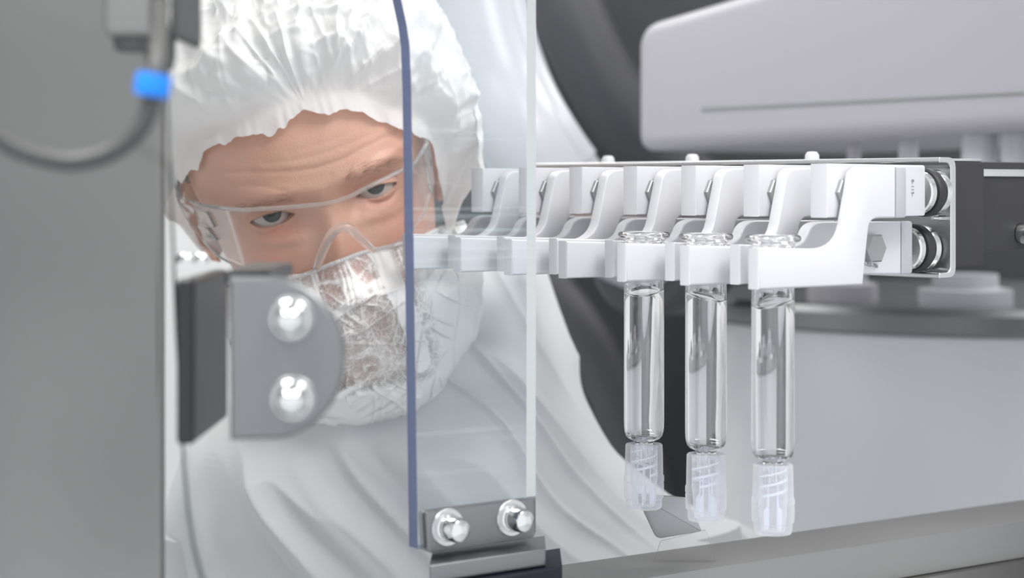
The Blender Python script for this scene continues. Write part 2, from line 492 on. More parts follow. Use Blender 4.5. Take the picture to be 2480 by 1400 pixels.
t = empty('guard_clamp', gp(1150, 1335), 'steel clamp with two round bolts gripping the foot of the acrylic guard', 'clamp')
pl = round_poly([(1022, 1238), (1286, 1206), (1288, 1300), (1028, 1338)], 12)
pts = [gp(x, y, -0.0004) for x, y in pl]
bm = prism_bm(pts, -gn*0.003, 0.0006, 2); bm_link('clamp_plate', bm, M['steel_dark'], t, angle=30)
pts = [gp(x, y, 0.0079) for x, y in pl]
bm = prism_bm(pts, gn*0.004, 0.0006, 2); bm_link('backing_plate', bm, M['steel_grey'], t, angle=30)
for (px, py) in ((1090, 1281), (1246, 1258)):
    c = gp(px-6, py-4, -0.0034)
    prof = [(0, 0.0125), (0.0025, 0.0123), (0.0048, 0.0108), (0.0056, 0.008), (0.0056, 0.002), (0.0064, 0.0016), (0.0064, 0)]
    b_ = bm_link('clamp_bolt', lathe_bm(prof, c, -gn, 32), M['steel_polish'], t, angle=35)
    bm_link('washer', lathe_bm([(0, .001), (.0082, .001), (.0086, .0005), (.0086, 0)], c, -gn, 32), M['steel'], b_, angle=35)
# ledge and dark block that carry the clamp
def ext_box(px0, py0, px1, py1, off, depth, drop, bev, seg=3):
    """slab with its front face in the guard plane (px corners top-left / top-right), extruded away and downward"""
    a_ = gp(px0, py0, off); b2 = gp(px1, py1, off)
    z1 = min(a_.z, b2.z); ps = [Vector((a_.x, a_.y, z1)), Vector((b2.x, b2.y, z1)), Vector((b2.x, b2.y, z1-drop)), Vector((a_.x, a_.y, z1-drop))]
    return prism_bm(ps, gn*depth, bev, seg)
t = empty('clamp_pedestal', (gp(1200, 1400).x, gp(1200, 1400).y, 0), 'dark block with a steel ledge under the acrylic guard clamp', 'pedestal')
zt = gp(1150, 1338).z
lp = [gp(1040, 1330, -0.012), gp(1322, 1302, -0.012)]
ps = [Vector((lp[0].x, lp[0].y, zt)), Vector((lp[1].x, lp[1].y, zt)), Vector((lp[1].x, lp[1].y, zt-.008)), Vector((lp[0].x, lp[0].y, zt-.008))]
bm_link('ledge', prism_bm(ps, Vector((0, .032, 0)), 0.0012, 3), M['steel_dark'], t, angle=30)
lp = [gp(1046, 1375, -0.016), gp(1362, 1350, -0.016)]
ps = [Vector((lp[0].x, lp[0].y, zt-.0085)), Vector((lp[1].x, lp[1].y, zt-.0085)), Vector((lp[1].x, lp[1].y, zt-.06)), Vector((lp[0].x, lp[0].y, zt-.06))]
bm_link('block', prism_bm(ps, Vector((0, .045, 0)), 0.002, 3), M['navy'], t, angle=30)
ps = [p+Vector((0, .008, 0)) for p in ps]; ps = [Vector((p.x, p.y, zt-.0605 if i < 2 else 0.0)) for i, p in enumerate(ps)]
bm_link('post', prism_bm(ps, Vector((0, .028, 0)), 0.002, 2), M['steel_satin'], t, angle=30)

# ------------------------------------------------------------------ gripper row
S0 = P(1872, HY, 0.84); S0.z = 0          # axis of the nearest syringe (plan)
er = Vector((-0.0281, 0.0332, 0)); PITCH = er.length; er.normalize()   # along the row, away
en = Vector((-er.y, er.x, 0)) if (-er.y) > 0 else Vector((er.y, -er.x, 0))
ea = -en                                  # towards the jaws' free ends (left, front)
def rp(px, py, r):
    """point of the plane at row offset r seen at pixel"""
    P0 = Vector((S0.x, S0.y, CZ))+er*r
    return on_plane(px, py, P0, er)
R0f, TJ = -0.0185, 0.0072
front_px = round_poly([(1838, 600), (2043, 604), (2077, 404), (2170, 403), (2170, 528), (2107, 529), (2091, 690), (1838, 702)],
                      [0, 62, 26, 0, 0, 24, 0, 0], 7)
back_px = round_poly([(1792, 592), (1948, 595), (1966, 537), (2183, 536), (2183, 664), (2086, 664), (1792, 690)],
                     [0, 46, 34, 0, 0, 0, 0], 7)
def chamfer_plate(px_pts, r, th, n_off):
    pass
def build_gripper(k, label):
    off = er*(PITCH*k)
    t = empty('gripper', Vector((S0.x, S0.y, CZ-0.03))+off+en*0.05, label, 'gripper', 'white gripper jaws along the rail')
    def L(name, bm, m, par=t, **kw):
        bmesh.ops.translate(bm, verts=bm.verts, vec=off)
        return bm_link(name, bm, m, par, **kw)
    j1 = L('front_jaw', prism_bm([rp(x, y, R0f) for x, y in front_px], er*TJ, 0.0012, 3), M['white_plastic'], angle=30)
    # end plate of the front jaw, its chamfer's shade put into the grey
    Z1 = rp(2170, 404, R0f).z; Z0 = rp(2170, 528, R0f).z
    a_ = rp(2171, 404, R0f); 
    def slab(base, width, dirw, thick, dirt, z0, z1, rad, bev=0.0006):
        """upright plate: width along dirw, thickness along dirt, rounded outer corners"""
        pl = round_poly([(0, z0), (width, z0), (width, z1), (0, z1)], [0, rad, rad, 0], 4)
        pts = [Vector((base.x, base.y, 0))+Vector(dirw)*u+Vector((0, 0, z)) for u, z in pl]
        return prism_bm(pts, Vector(dirt)*thick, bev, 2)
    d45 = en; n45 = er
    L('jaw_end_plate', slab(a_+en*.0002+er*.0004, 0.0083, d45, 0.004, n45, Z0, Z1, 0.002), M['white_shaded'], j1, angle=30)
    j2 = L('back_jaw', prism_bm([rp(x, y, 0.0105) for x, y in back_px], er*TJ, 0.0012, 3), M['white_plastic'], angle=30)
    b_ = rp(2184, 536, 0.0105)
    L('jaw_end_plate', slab(b_+en*.0003+er*.0004, 0.0093, d45, 0.004, n45, rp(2184, 664, .0105).z, rp(2184, 536, .0105).z, 0.002), M['white_shaded'], j2, angle=30)
    # carrier plate behind the front jaw's arm
    cz1 = rp(2203, 400, 0.0).z; cz0 = rp(2203, 523, 0.0).z
    c0 = rp(2004, 460, -0.0105); c1 = rp(2241, 460, -0.002)
    w = (c1-c0).length
    dirw = (c1-c0).normalized(); dirw.z = 0; dirw.normalize()
    nrm = Vector((-dirw.y, dirw.x, 0)); nrm = nrm if nrm.y > 0 else -nrm
    car = L('carrier_plate', slab(c0, w, dirw, 0.010, nrm, cz0, cz1, 0.0016), M['white_plastic'], angle=30)
    # hex nuts
    hn = rp(2108, 601, 0.0105)
    L('hex_nut', lathe_bm([(0, .0046), (.0072, .0046), (.0080, .0038), (.0080, 0)], hn, -er, 6), M['steel_grey'], j2)
    hb = on_plane(2043, 466, c0, nrm)
    L('hex_nut', lathe_bm([(0, .0020), (.0066, .0020), (.0072, .0015), (.0072, 0)], hb-nrm*.0001, -nrm, 6), M['steel_grey'], car)
    # rollers on the guide plate: steel flange, black ring, steel flange
    for (px, py, rr, r_, e) in ((2214, 466, 0.0122, 0.0105, 0.0), (2188, 602, 0.0122, 0.0225, 0.0)):
        c = rp(px, py, r_)
        gap = pn0-0.0034-(c-Vector((S0.x, S0.y, CZ))).dot(en)
        sc_ = min(1.0, gap/0.0195)
        SCL = lambda pf: [(a_r, h_*sc_) for a_r, h_ in pf]
        prof = SCL([(0, 0), (rr*.88, 0), (rr*.95, .0008), (rr*.95, .0040), (rr*.86, .0046), (rr*.86, .0058)])
        ro = L('roller', lathe_bm(prof, c, en, 40), M['steel_polish'], angle=35)
        L('black_ring', lathe_bm(SCL([(rr*.5, .0058), (rr*.98, .0058), (rr*1.05, .0068), (rr*1.05, .0108), (rr*.98, .0118), (rr*.5, .0118)]), c, en, 40), M['rubber'], ro, angle=35)
        L('outer_flange', lathe_bm(SCL([(rr*.86, .0118), (rr*.86, .0128), (rr*.95, .0134), (rr*1.0, .0150), (rr*1.0, .0168), (rr*.7, .0176), (rr*.7, .0193)]), c, en, 40), M['steel_polish'], ro, angle=35)
    return t
# guide plate (C-section strip) the rollers run on
PLATE_END = rp(2311, 527, 0.008)
pn0 = (PLATE_END-Vector((S0.x, S0.y, CZ))).dot(en)
PLATE_N_GAP = max(0.018, pn0-0.0033-(rp(2214, 466, .0105)-Vector((S0.x, S0.y, CZ))).dot(en))
glabels = ['nearest white gripper at the rail end, holding the nearest glass syringe',
           'second white gripper from the rail end, holding the middle syringe',
           'third white gripper from the rail end, holding the farthest syringe',
           'first empty white gripper, next to the one with the farthest syringe',
           'second empty white gripper, fifth from the rail end',
           'third empty white gripper, sixth from the rail end',
           'farthest white gripper, nearest the technician, behind the acrylic guard']
for k in range(7):
    g = build_gripper(k, glabels[k])
    if k == 0: g0 = g
# printed numbers
def text(name, body, size, loc, xdir, updir, m, parent):
    cu = bpy.data.curves.new(name, 'FONT'); cu.body = body; cu.size = size; cu.extrude = 0.00002
    cu.align_x = 'LEFT'
    ob = bpy.data.objects.new(name, cu); COL.objects.link(ob)
    X = Vector(xdir).normalized(); Y = (Vector(updir)-X*Vector(updir).dot(X)).normalized(); Z = X.cross(Y)
    mw = Matrix((X, Y, Z)).transposed().to_4x4(); mw.translation = Vector(loc)
    dg = bpy.context.evaluated_depsgraph_get()
    me = bpy.data.meshes.new_from_object(ob.evaluated_get(dg))
    bpy.data.objects.remove(ob)
    me.transform(mw); me.materials.clear()
    return link(name, me, m, parent, smooth=False)
ch = {c.name.split('.')[0]: c for c in g0.children}
text('printed_number', '3-255-786', 0.0029, rp(2091, 643, 0.0103), rp(2140, 652, 0.0103)-rp(2091, 643, 0.0103), (0, 0, 1), M['ink'], ch['back_jaw'])
c0 = rp(2004, 460, -0.0105); c1 = rp(2241, 460, -0.002); dw = (c1-c0); dw.z = 0; dw.normalize(); nn = Vector((-dw.y, dw.x, 0)); nn = nn if nn.y > 0 else -nn
text('printed_number', '8-115-', 0.0034, on_plane(2208, 434, c0-nn*.0002, nn), (0, 0, -1), dw, M['ink'], ch['carrier_plate'])

zt_, zb_ = rp(2311, 381, 0.008).z, rp(2311, 673, 0.008).z
base = Vector((S0.x, S0.y, 0))+en*(pn0-0.003)
t = empty('guide_rail', base+er*0.15+Vector((0, 0, zb_)), 'long steel guide rail behind the white grippers, rounded at its near end', 'guide rail')
lip = 0.0030
c_ = round_poly([(-0.010, zt_), (0.0047, zt_), (0.0047, zb_), (-0.010, zb_), (-0.010, zb_+lip), (0.0, zb_+lip), (0.0, zt_-lip), (-0.010, zt_-lip)],
                [0.001, 0.006, 0.006, 0.001, 0.001, 0.004, 0.004, 0.001], 5)
pts = [base+en*u+Vector((0, 0, z))+er*0.008 for u, z in c_]
bm_link('channel', prism_bm(pts, er*0.335, 0.0004, 1), M['steel'], t, angle=25)
def r_at(px):
    best = min(((abs(proj(base+er*q+Vector((0, 0, zt_)))[0]-px), q) for q in np.linspace(.01, .33, 640)))
    return best[1]
for r_ in (r_at(1972), r_at(1682), r_at(1478)):
    c = base+er*r_+en*(-0.002)+Vector((0, 0, zt_))
    bm_link('cap_screw', lathe_bm([(0, .0046), (.0028, .0043), (.0040, .0026), (.0042, 0.0)], c, (0, 0, 1), 24), M['white_plastic'], t, angle=40)
c = base+er*0.0125+Vector((0, 0, rp(2252, 529, 0.01).z))
bm_link('stop_pin', lathe_bm([(0, .010), (.0009, .010), (.0011, .006), (.0015, .006), (.0015, 0)], c, -en, 20), M['steel_polish'], t, angle=35)
# drive block beyond the rail
t = empty('drive_block', base+en*0.03+Vector((0, 0, zb_)), 'black square drive block at the right end of the guide rail', 'drive block')
q0 = base+en*0.0060+er*0.0125
def obox(o, ax, lx, ay, ly, z0, z1, bev=0.001):
    pts = [o+Vector((0, 0, z0)), o+ax*lx+Vector((0, 0, z0)), o+ax*lx+Vector((0, 0, z1)), o+Vector((0, 0, z1))]
    return prism_bm(pts, ay*ly, bev, 2)
zz1 = P(0, 384, 0.86).z; zz0 = P(0, 668, 0.86).z
bm_link('block', obox(q0, en, 0.031, er, 0.05, zz0, zz1, .0012), M['black_matt'], t, angle=30)
bm_link('cover_strip', obox(q0+en*.001+er*.001, en, 0.029, er, 0.048, zz1+.0001, zz1+.0016, .0004), M['steel'], t, angle=30)
t = empty('drive_motor', base+en*0.08+Vector((0, 0, zb_)), 'black motor with a steel collar beyond the drive block, at the right edge', 'motor')
q1 = q0+en*0.0316+er*.004
mz1 = P(0, 386, .9).z; mz0 = P(0, 622, .9).z
bm_link('body', obox(q1, en, 0.10, er, 0.045, mz0, mz1, .0012), M['black_matt'], t, angle=30)
bm_link('steel_strip', obox(q1+en*.001-er*.0012, en, 0.09, er, 0.001, P(0, 425, .9).z, P(0, 405, .9).z, .0003), M['steel'], t, angle=30)
c = on_plane(2474, 566, q1-er*.0005, er)
bm_link('bolt_head', lathe_bm([(0, .010), (.0045, .010), (.0058, .008), (.0058, 0)], c, -er, 28), M['steel_polish'], t, angle=35)
# machine column that carries the motor, out of frame to the right
t = empty('machine_column', (0.62, 1.08, 0), 'tall light grey machine column to the right of the motor', 'machine column')
e1 = q1+en*0.1003
bm_link('column', box_bm((e1.x+.06, e1.y-.02, 0), (e1.x+.26, e1.y+.2, 2.0), .004), M['housing'], t)
bm_link('motor_arm', box_bm((e1.x+.0, e1.y-.02, mz0+.01), (e1.x+.0605, e1.y+.02, mz1-.01), .002), M['housing'], t)

# ------------------------------------------------------------------ syringes
FLZ = P(0, 577, 0.84).z           # underside of flange
BOTZ = P(0, 1112, 0.84).z         # shoulder bottom
RO = 52.5*0.84/F; RI = RO*0.80
def build_syringe(k, label, dz, tilt, lv):
    o = Vector((S0.x, S0.y, 0))+er*(PITCH*k)+Vector((0, 0, dz))
    t = empty('glass_syringe', o+Vector((0, 0, BOTZ)), label, 'syringe', 'glass syringes hanging from the grippers')
    top = P(0, 573, 0.84).z
    fl = 68*0.84/F
    H = lambda py: P(0, py, .84).z
    outer = [(RI, H(572)), (RI+.0008, H(569)), (fl-.0012, H(569)), (fl-.0003, H(572)), (fl, H(577)), (fl-.0003, H(583)), (fl-.0012, H(586)), (RO+.0012, H(587)), (RO+.0003, H(590)), (RO, H(596)),
             (RO, H(1060)), (RO*.99, H(1082)), (RO*.955, H(1094)), (RO*.89, H(1103)), (RO*.78, H(1109)), (RO*.62, H(1113)), (RO*.50, H(1116)), (RO*.46, H(1120)), (RO*.45, H(1126)), (RO*.44, H(1170))]
    inner = [(RO*.14, H(1170)), (RO*.14, H(1108)), (RO*.20, H(1103)), (RI*.55, H(1101)), (RI*.82, H(1098)), (RI*.94, H(1090)), (RI*.99, H(1078)), (RI, H(1064))]
    bm = lathe_bm(outer+inner, o, (0, 0, 1), 72, closed=True)
    b_ = bm_link('barrel', bm, M['glass'], t, angle=50)
    rl = RI+0.00004
    # liquid with a tilted surface
    seg = 72
    bm = bmesh.new()
    prof = [(RI*.2, H(1103.2)), (RI*.55, H(1101.2)), (RI*.82, H(1098.2)), (RI*.94+.00004, H(1090.2)), (RI*.99+.00004, H(1078)), (rl, H(1064)), (rl, H(lv+40))]
    lathe_bm(prof, o, (0, 0, 1), seg, bm)
    bm.verts.ensure_lookup_table()
    ringtop = [v for v in bm.verts if abs(v.co.z-(H(lv+40)+dz)) < 1e-6]
    ringbot = [v for v in bm.verts if abs(v.co.z-(H(1103.2)+dz)) < 1e-6]
    bm.faces.new(ringbot)
    prev = ringtop; 
    u = Vector((math.cos(tilt), math.sin(tilt), 0))
    for fr, rise in ((1.0, 0.0014), (0.93, 0.0005), (0.82, 0.0001)):
        cur = []
        for v in ringtop:
            d = Vector((v.co.x-o.x, v.co.y-o.y, 0))
            w_ = d*fr
            cur.append(bm.verts.new((o.x+w_.x, o.y+w_.y, H(lv)+dz+w_.dot(u)*0.28+rise)))
        for i in range(seg):
            bm.faces.new((prev[i], prev[(i+1) % seg], cur[(i+1) % seg], cur[i]))
        prev = cur
    bm.faces.new(prev)
    bm_link('solution', bm, M['water'], t, angle=60)
    # luer closure
    r1 = RO*.95
    outc = [(RO*.5, H(1124)), (r1*.93, H(1124)), (r1*.97, H(1127)), (r1*.985, H(1150)), (r1, H(1200)), (r1*1.0, H(1203)), (r1*1.045, H(1206)), (r1*1.05, H(1220)), (r1*1.01, H(1222)), (r1*1.04, H(1226)), (r1*1.04, H(1250)),
            (r1*1.02, H(1262)), (r1*.94, H(1266)), (r1*.93, H(1284)), (r1*.88, H(1291)), (0, H(1292))]
    inc = [(0, H(1284)), (r1*.62, H(1284)), (r1*.66, H(1236)), (r1*.72, H(1206)), (r1*.72, H(1130)), (RO*.5, H(1128))]
    tc = bm_link('tip_cap', lathe_bm(outc+inc, o, (0, 0, 1), 64), M['cap_milky'], t, angle=40)
    bm = bmesh.new()
    for s in (0, PI):
        hp = []
        for q in np.linspace(0, 2*PI*1.4, 80):
            hp.append(o+Vector((math.cos(q+s+k)*r1*.66, math.sin(q+s+k)*r1*.66, H(1204)+(H(1136)-H(1204))*q/(2*PI*1.4))))
        tube_bm(hp, 0.00045, 6, bm, flat=1.6)
    bm_link('screw_thread', bm, M['thread_milky'], tc, angle=60)
    bm = bmesh.new()
    for q in range(4):
        th = q*PI/2+0.5+k*.4
        pl = [o+Vector((math.cos(th)*r1*.30, math.sin(th)*r1*.30, H(1140))), o+Vector((math.cos(th)*r1*.30, math.sin(th)*r1*.30, H(1280))),
              o+Vector((math.cos(th)*r1*.58, math.sin(th)*r1*.58, H(1280))), o+Vector((math.cos(th)*r1*.58, math.sin(th)*r1*.58, H(1240))), o+Vector((math.cos(th)*r1*.36, math.sin(th)*r1*.36, H(1225))), o+Vector((math.cos(th)*r1*.36, math.sin(th)*r1*.36, H(1140)))]
        prism_bm(pl, Vector((-math.sin(th), math.cos(th), 0))*0.0006, 0, bm=bm)
    bm_link('inner_rib', bm, M['thread_milky'], tc)
    return t
build_syringe(0, 'nearest clear glass syringe with a milky tip cap, in front of the grey drum', 0.0, 0.4, 738)
build_syringe(1, 'middle clear glass syringe of the three, between the nearest and the farthest', 0.0, 2.6, 732)
build_syringe(2, 'farthest clear glass syringe of the three, hanging over the notched bracket', 0.0, 1.2, 728)

# ------------------------------------------------------------------ background machinery
# big light grey housing, upper right
a_ = P(1540, 0, 1.62); b2 = P(2560, 0, 1.30); hu = Vector((b2.x-a_.x, b2.y-a_.y, 0)); hl = hu.length; hu.normalize(); hn = Vector((-hu.y, hu.x, 0))
def offset_poly(pts, d):
    """inset of a convex polygon given clockwise or anticlockwise"""
    n = len(pts); pts = [np.array(p, float) for p in pts]
    ar = sum(pts[i][0]*pts[(i+1) % n][1]-pts[(i+1) % n][0]*pts[i][1] for i in range(n))
    sg = 1 if ar > 0 else -1; out = []
    for i in range(n):
        a, p, b = pts[i-1], pts[i], pts[(i+1) % n]
        e1 = (p-a)/np.linalg.norm(p-a); e2 = (b-p)/np.linalg.norm(b-p)
        n1 = sg*np.array((-e1[1], e1[0])); n2 = sg*np.array((-e2[1], e2[0]))
        m = (n1+n2)/(1+n1.dot(n2)); out.append(tuple(p+m*d))
    return out
def soft_prism(poly, rad, to3, nrm, depth, ch, steps=6, seg=6):
    """prism of a convex polygon whose front edge is rounded by ch"""
    bm = bmesh.new(); rings = []
    for k in range(steps+1):
        th = PI/2*k/steps
        ins = ch*(1-math.sin(th)); dp = ch*(1-math.cos(th))
        q = round_poly(offset_poly(poly, ins), [max(r-ins*.6, 1e-4) if r > 0 else 0 for r in rad], seg)
        rings.append([bm.verts.new(to3(*p)+nrm*dp) for p in q])
    rings.append([bm.verts.new(to3(*p)+nrm*depth) for p in round_poly(poly, rad, seg)])
    m = len(rings[0])
    for A_, B_ in zip(rings[:-1], rings[1:]):
        for i in range(m): bm.faces.new((A_[i], A_[(i+1) % m], B_[(i+1) % m], B_[i]))
    bm.faces.new(rings[0]); bm.faces.new(rings[-1][::-1])
    return bm
def hp_(px, py): return on_plane(px, py, a_, hn)
t = empty('grey_housing', hp_(1560, 352), 'large light grey machine housing with a sloping top, above the grippers', 'machine housing')
pl = [((hp_(x, y)-a_).dot(hu), hp_(x, y).z) for x, y in [(1537, 62), (2900, -345), (2900, 290), (1537, 366)]]
bm_link('shell', soft_prism(pl, [.022, .01, .01, .014], lambda u, z: Vector((a_.x, a_.y, 0))+hu*u+Vector((0, 0, z)), hn, 0.30, 0.014), M['housing'], t, angle=40)
# seam strip
sp = [(1700, 262), (2480, 222), (2480, 230), (1700, 270)]
bm_link('seam_strip', prism_bm([hp_(x, y)-hn*.0008 for x, y in sp], hn*0.002, 0), M['steel_grey'], t)
# nozzle fittings under the housing
for i, (px, D, w, py0, py1, mat, lb, nm) in enumerate(((2068, 1.50, 17, 322, 430, 'housing', 'slim grey nozzle under the housing, left of the others', 'nozzle'),
        (2200, 1.46, 24, 322, 430, 'robot', 'wider pale nozzle under the housing, second from the left', 'nozzle'),
        (2372, 1.40, 44, 306, 440, 'robot', 'white round fitting under the housing above the drive block', 'fitting'),
        (2462, 1.38, 40, 304, 440, 'robot', 'white round fitting under the housing at the right edge', 'fitting'))):
    c = P(px, py1, D); h = P(0, py0-10, D).z-c.z; r_ = w*D/F
    bm = lathe_bm([(0, 0), (r_*.5, 0), (r_*.7, h*.25), (r_, h*.35), (r_, h*.8), (r_*.8, h*.85), (r_*.8, h), (0, h)], c, (0, 0, 1), 32)
    tag(bm_link(nm, bm, M[mat], angle=40), lb, nm)

# white robot arm
pts = [(1118, -260, 1.72), (1148, 0, 1.70), (1200, 195, 1.68), (1276, 345, 1.66), (1375, 475, 1.67), (1480, 560, 1.70), (1600, 620, 1.76)]
sp_ = spline([P(*p) for p in pts], 60)
t = empty('robot_arm', P(1600, 560, 1.74), 'white curved robot arm reaching down behind the grippers', 'robot arm')
rad = [0.0475-0.004*i/60 for i in range(61)]
bm_link('tube', tube_bm(sp_, rad, 40), M['robot'], t, angle=50)
sp2 = [Vector(p)+Vector((0.034, -0.016, 0.010)) for p in sp_]
bm_link('cover_rail', tube_bm(sp2[:36], 0.0145, 16), M['robot'], t, angle=50)
# joint
bm_link('joint', lathe_bm([(0, -.06), (.05, -.06), (.058, -.05), (.058, .05), (.05, .06), (0, .06)], P(1612, 625, 1.78), (0.5, 0.85, 0), 40), M['dark_tube'], t, angle=40)

# dark enclosure behind
t = empty('dark_enclosure', (0.15, 2.3, 0), 'tall near-black machine enclosure behind the robot arm', 'machine enclosure')
x0 = P(1060, 0, 2.26).x; x1 = P(2700, 0, 2.26).x
bm_link('cabinet', box_bm((x0, 2.26, 0.0), (x1, 2.8, 2.3), 0.02, 4), M['dark_machine'], t, angle=30)
pts = [(1330, -120, 2.12), (1390, 60, 2.10), (1480, 240, 2.10), (1590, 390, 2.12), (1700, 480, 2.14)]
tag(bm_link('air_duct', tube_bm(spline([P(*p) for p in pts], 40), 0.045, 24), M['dark_tube'], angle=50), 'dark grey duct running diagonally in front of the black enclosure', 'duct')
pts = [(1300, 660, 2.08), (1420, 820, 2.06), (1500, 990, 2.05), (1580, 1200, 2.05), (1600, 1500, 2.06)]
tag(bm_link('cable_hose', tube_bm(spline([P(*p) for p in pts], 40), 0.03, 24), M['dark_tube'], angle=50), 'dark grey hose hanging below the grippers, left of the drum', 'hose')

# grey cabinet against the back wall, between the cap and the robot arm
gx0, gx1 = P(930, 0, 2.9).x, P(1240, 0, 2.9).x
t = empty('grey_cabinet', ((gx0+gx1)/2, 3.1, 0), 'mid grey cabinet behind the right side of the white cap', 'cabinet')
bm_link('body', box_bm((gx0, 2.9, 0), (gx1, 3.4, 2.2), .008), M['cabinet_grey'], t)
gm = (gx0+gx1)/2
for xx0, xx1 in ((gx0+.004, gm-.002), (gm+.002, gx1-.004)):
    d_ = bm_link('door', box_bm((xx0, 2.882, .08), (xx1, 2.8995, 2.18), .004), M['cabinet_grey'], t)
    hx = xx1-.02 if xx0 < gm-.05 else xx0+.02
    bm_link('handle', box_bm((hx-.006, 2.862, 1.0), (hx+.006, 2.8815, 1.16), .003), M['steel'], d_)
# drum, lower right
cx, cy = P(2335, 0, 1.92).x, 1.92
RD = 0.285
zr1 = P(0, 752, 1.64).z; zr0 = P(0, 820, 1.64).z; zdb = P(0, 1480, 1.64).z
t = empty('grey_drum', (cx, cy, zdb), 'large light grey cylindrical drum with a steel rim, lower right', 'drum')
bm_link('shell', lathe_bm([(0, zdb), (RD-.01, zdb), (RD, zdb+.01), (RD, zr0), (0, zr0)], (cx, cy, 0), (0, 0, 1), 96), M['drum'], t, angle=30)
bm_link('rim', lathe_bm([(0, zr0+.0005), (RD+.004, zr0+.0005), (RD+.007, zr0+.004), (RD+.007, zr1-.006), (RD+.001, zr1), (0, zr1)], (cx, cy, 0), (0, 0, 1), 96), M['steel_dark'], t, angle=30)
bm_link('pedestal', lathe_bm([(0, 0), (RD*.8, 0), (RD*.8, zdb-.001), (0, zdb-.001)], (cx, cy, 0), (0, 0, 1), 64), M['drum'], t, angle=30)
for i, (dx, dy, r_, h, mat, lb) in enumerate(((-.16, -.15, .035, .035, 'housing', 'low pale fitting standing on the drum lid, leftmost of three'),
        (-.05, -.20, .045, .03, 'robot', 'low white fitting standing on the drum lid, in the middle'),
        (.09, -.17, .03, .024, 'block_grey', 'dark round fitting standing on the drum lid, rightmost'))):
    bm = lathe_bm([(0, 0), (r_, 0), (r_, h*.5), (r_*.7, h*.6), (r_*.7, h), (0, h)], (cx+dx, cy+dy, zr1), (0, 0, 1), 32)
    tag(bm_link('lid_fitting', bm, M[mat], angle=40), lb, 'fitting')

# steel rail along the bottom right
ra = P(1565, 1400, 0.92); rb = P(2480, 1262, 0.92*944/806.0)
ru = Vector((rb.x-ra.x, rb.y-ra.y, 0)).normalized(); rn = Vector((-ru.y, ru.x, 0))
zt2 = (ra.z+rb.z)/2
t = empty('bench_rail', (ra.x+.1, ra.y+.05, zt2-.1), 'brushed steel bench rail running along the bottom right', 'rail')
o_ = Vector((ra.x, ra.y, 0))-ru*0.03
L_ = 0.52
pl = [(0, zt2), (0.020, zt2), (0.020, zt2-.05), (0, zt2-.05)]
bm_link('rail_bar', prism_bm([o_+rn*u+Vector((0, 0, z)) for u, z in [(-.0, zt2), (0.05, zt2), (.05, zt2-.022), (0, zt2-.022)]], ru*L_, .0015, 2), M['rail_steel'], t, angle=30)
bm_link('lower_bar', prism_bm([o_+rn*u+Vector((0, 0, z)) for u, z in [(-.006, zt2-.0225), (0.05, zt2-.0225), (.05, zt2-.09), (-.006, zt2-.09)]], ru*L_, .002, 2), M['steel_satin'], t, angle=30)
for s in (0.2, L_-.03):
    p_ = o_+ru*s+rn*.02
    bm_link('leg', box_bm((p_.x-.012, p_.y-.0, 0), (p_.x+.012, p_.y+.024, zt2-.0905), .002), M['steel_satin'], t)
# notched bracket on the rail under the farthest syringe
Db = 0.955
t = empty('notched_bracket', P(1600, 1300, Db), 'thin steel bracket with a rounded corner below the farthest syringe', 'bracket')
pl = round_poly([(1538, 1196), (1590, 1306), (1700, 1287), (1662, 1206)], [6, 16, 4, 6], 6)
bm_link('angle_plate', prism_bm([P(x, y, Db) for x, y in pl], (0, 0.003, 0), .0006, 2), M['steel_grey'], t, angle=30)
p_ = P(1702, 1276, Db+.0035)
bm = box_bm((p_.x-.006, p_.y, min(p_.z-.003, zt2+.0)-.0), (p_.x+.006, p_.y+.012, p_.z+.003), .0005)
bm.free()
pl = round_poly([(1600, 1312), (1712, 1284), (1742, 1392), (1575, 1392)], [4, 8, 4, 4], 4)
bm_link('clear_tab', prism_bm([P(x, y, Db+.0034) for x, y in pl], (0, 0.003, 0), .0004, 1), M['lens'], t)
#PERSON
# ------------------------------------------------------------------ the technician
PITCHA, YAW, ROLL = math.radians(17), math.radians(6), math.radians(15.5)
HD = 1.075
HS = 1.03
HO = P(787, 499, HD)
RM = Matrix.Rotation(-ROLL, 3, 'Y') @ Matrix.Rotation(YAW, 3, 'Z') @ Matrix.Rotation(PITCHA, 3, 'X')
RMn = np.array(RM); HOn = np.array(HO)
def l2w(p):
    """head-local mm -> world"""
    return HOn+(np.asarray(p, float)*0.001*HS) @ RMn.T
def w2l(p):
    return ((np.asarray(p, float)-HOn) @ RMn)*(1000.0/HS)
def ray_l(px, py):
    o = w2l((0, 0, CZ)); d = w2l(np.array((0, 0, CZ))+np.array(((px-1240)/F, 1.0, (HY-py)/F)))-o
    return o, d/np.linalg.norm(d)
def unproj(px, py, y=-12.0):
    o, d = ray_l(px, py); k = (y-o[1])/d[1]; return o+d*k
def hit(px, py, Fn):
    """first root of Fn (negative inside) along the pixel ray, head-local"""
    o, d = ray_l(px, py)
    s = np.linspace(830, 1400, 700); pts = o+s[:, None]*d
    v = Fn(pts); idx = np.where((v[:-1] > 0) & (v[1:] <= 0))[0]
    if len(idx) == 0:
        i = int(np.argmin(v)); return pts[i]
    i = idx[0]; t = v[i]/(v[i]-v[i+1])
    return pts[i]*(1-t)+pts[i+1]*t
EYL = unproj(659, 533, -12); EYR = unproj(912, 464, -12)
eyes = [(EYL[0], EYL[2]), (EYR[0], EYR[2])]
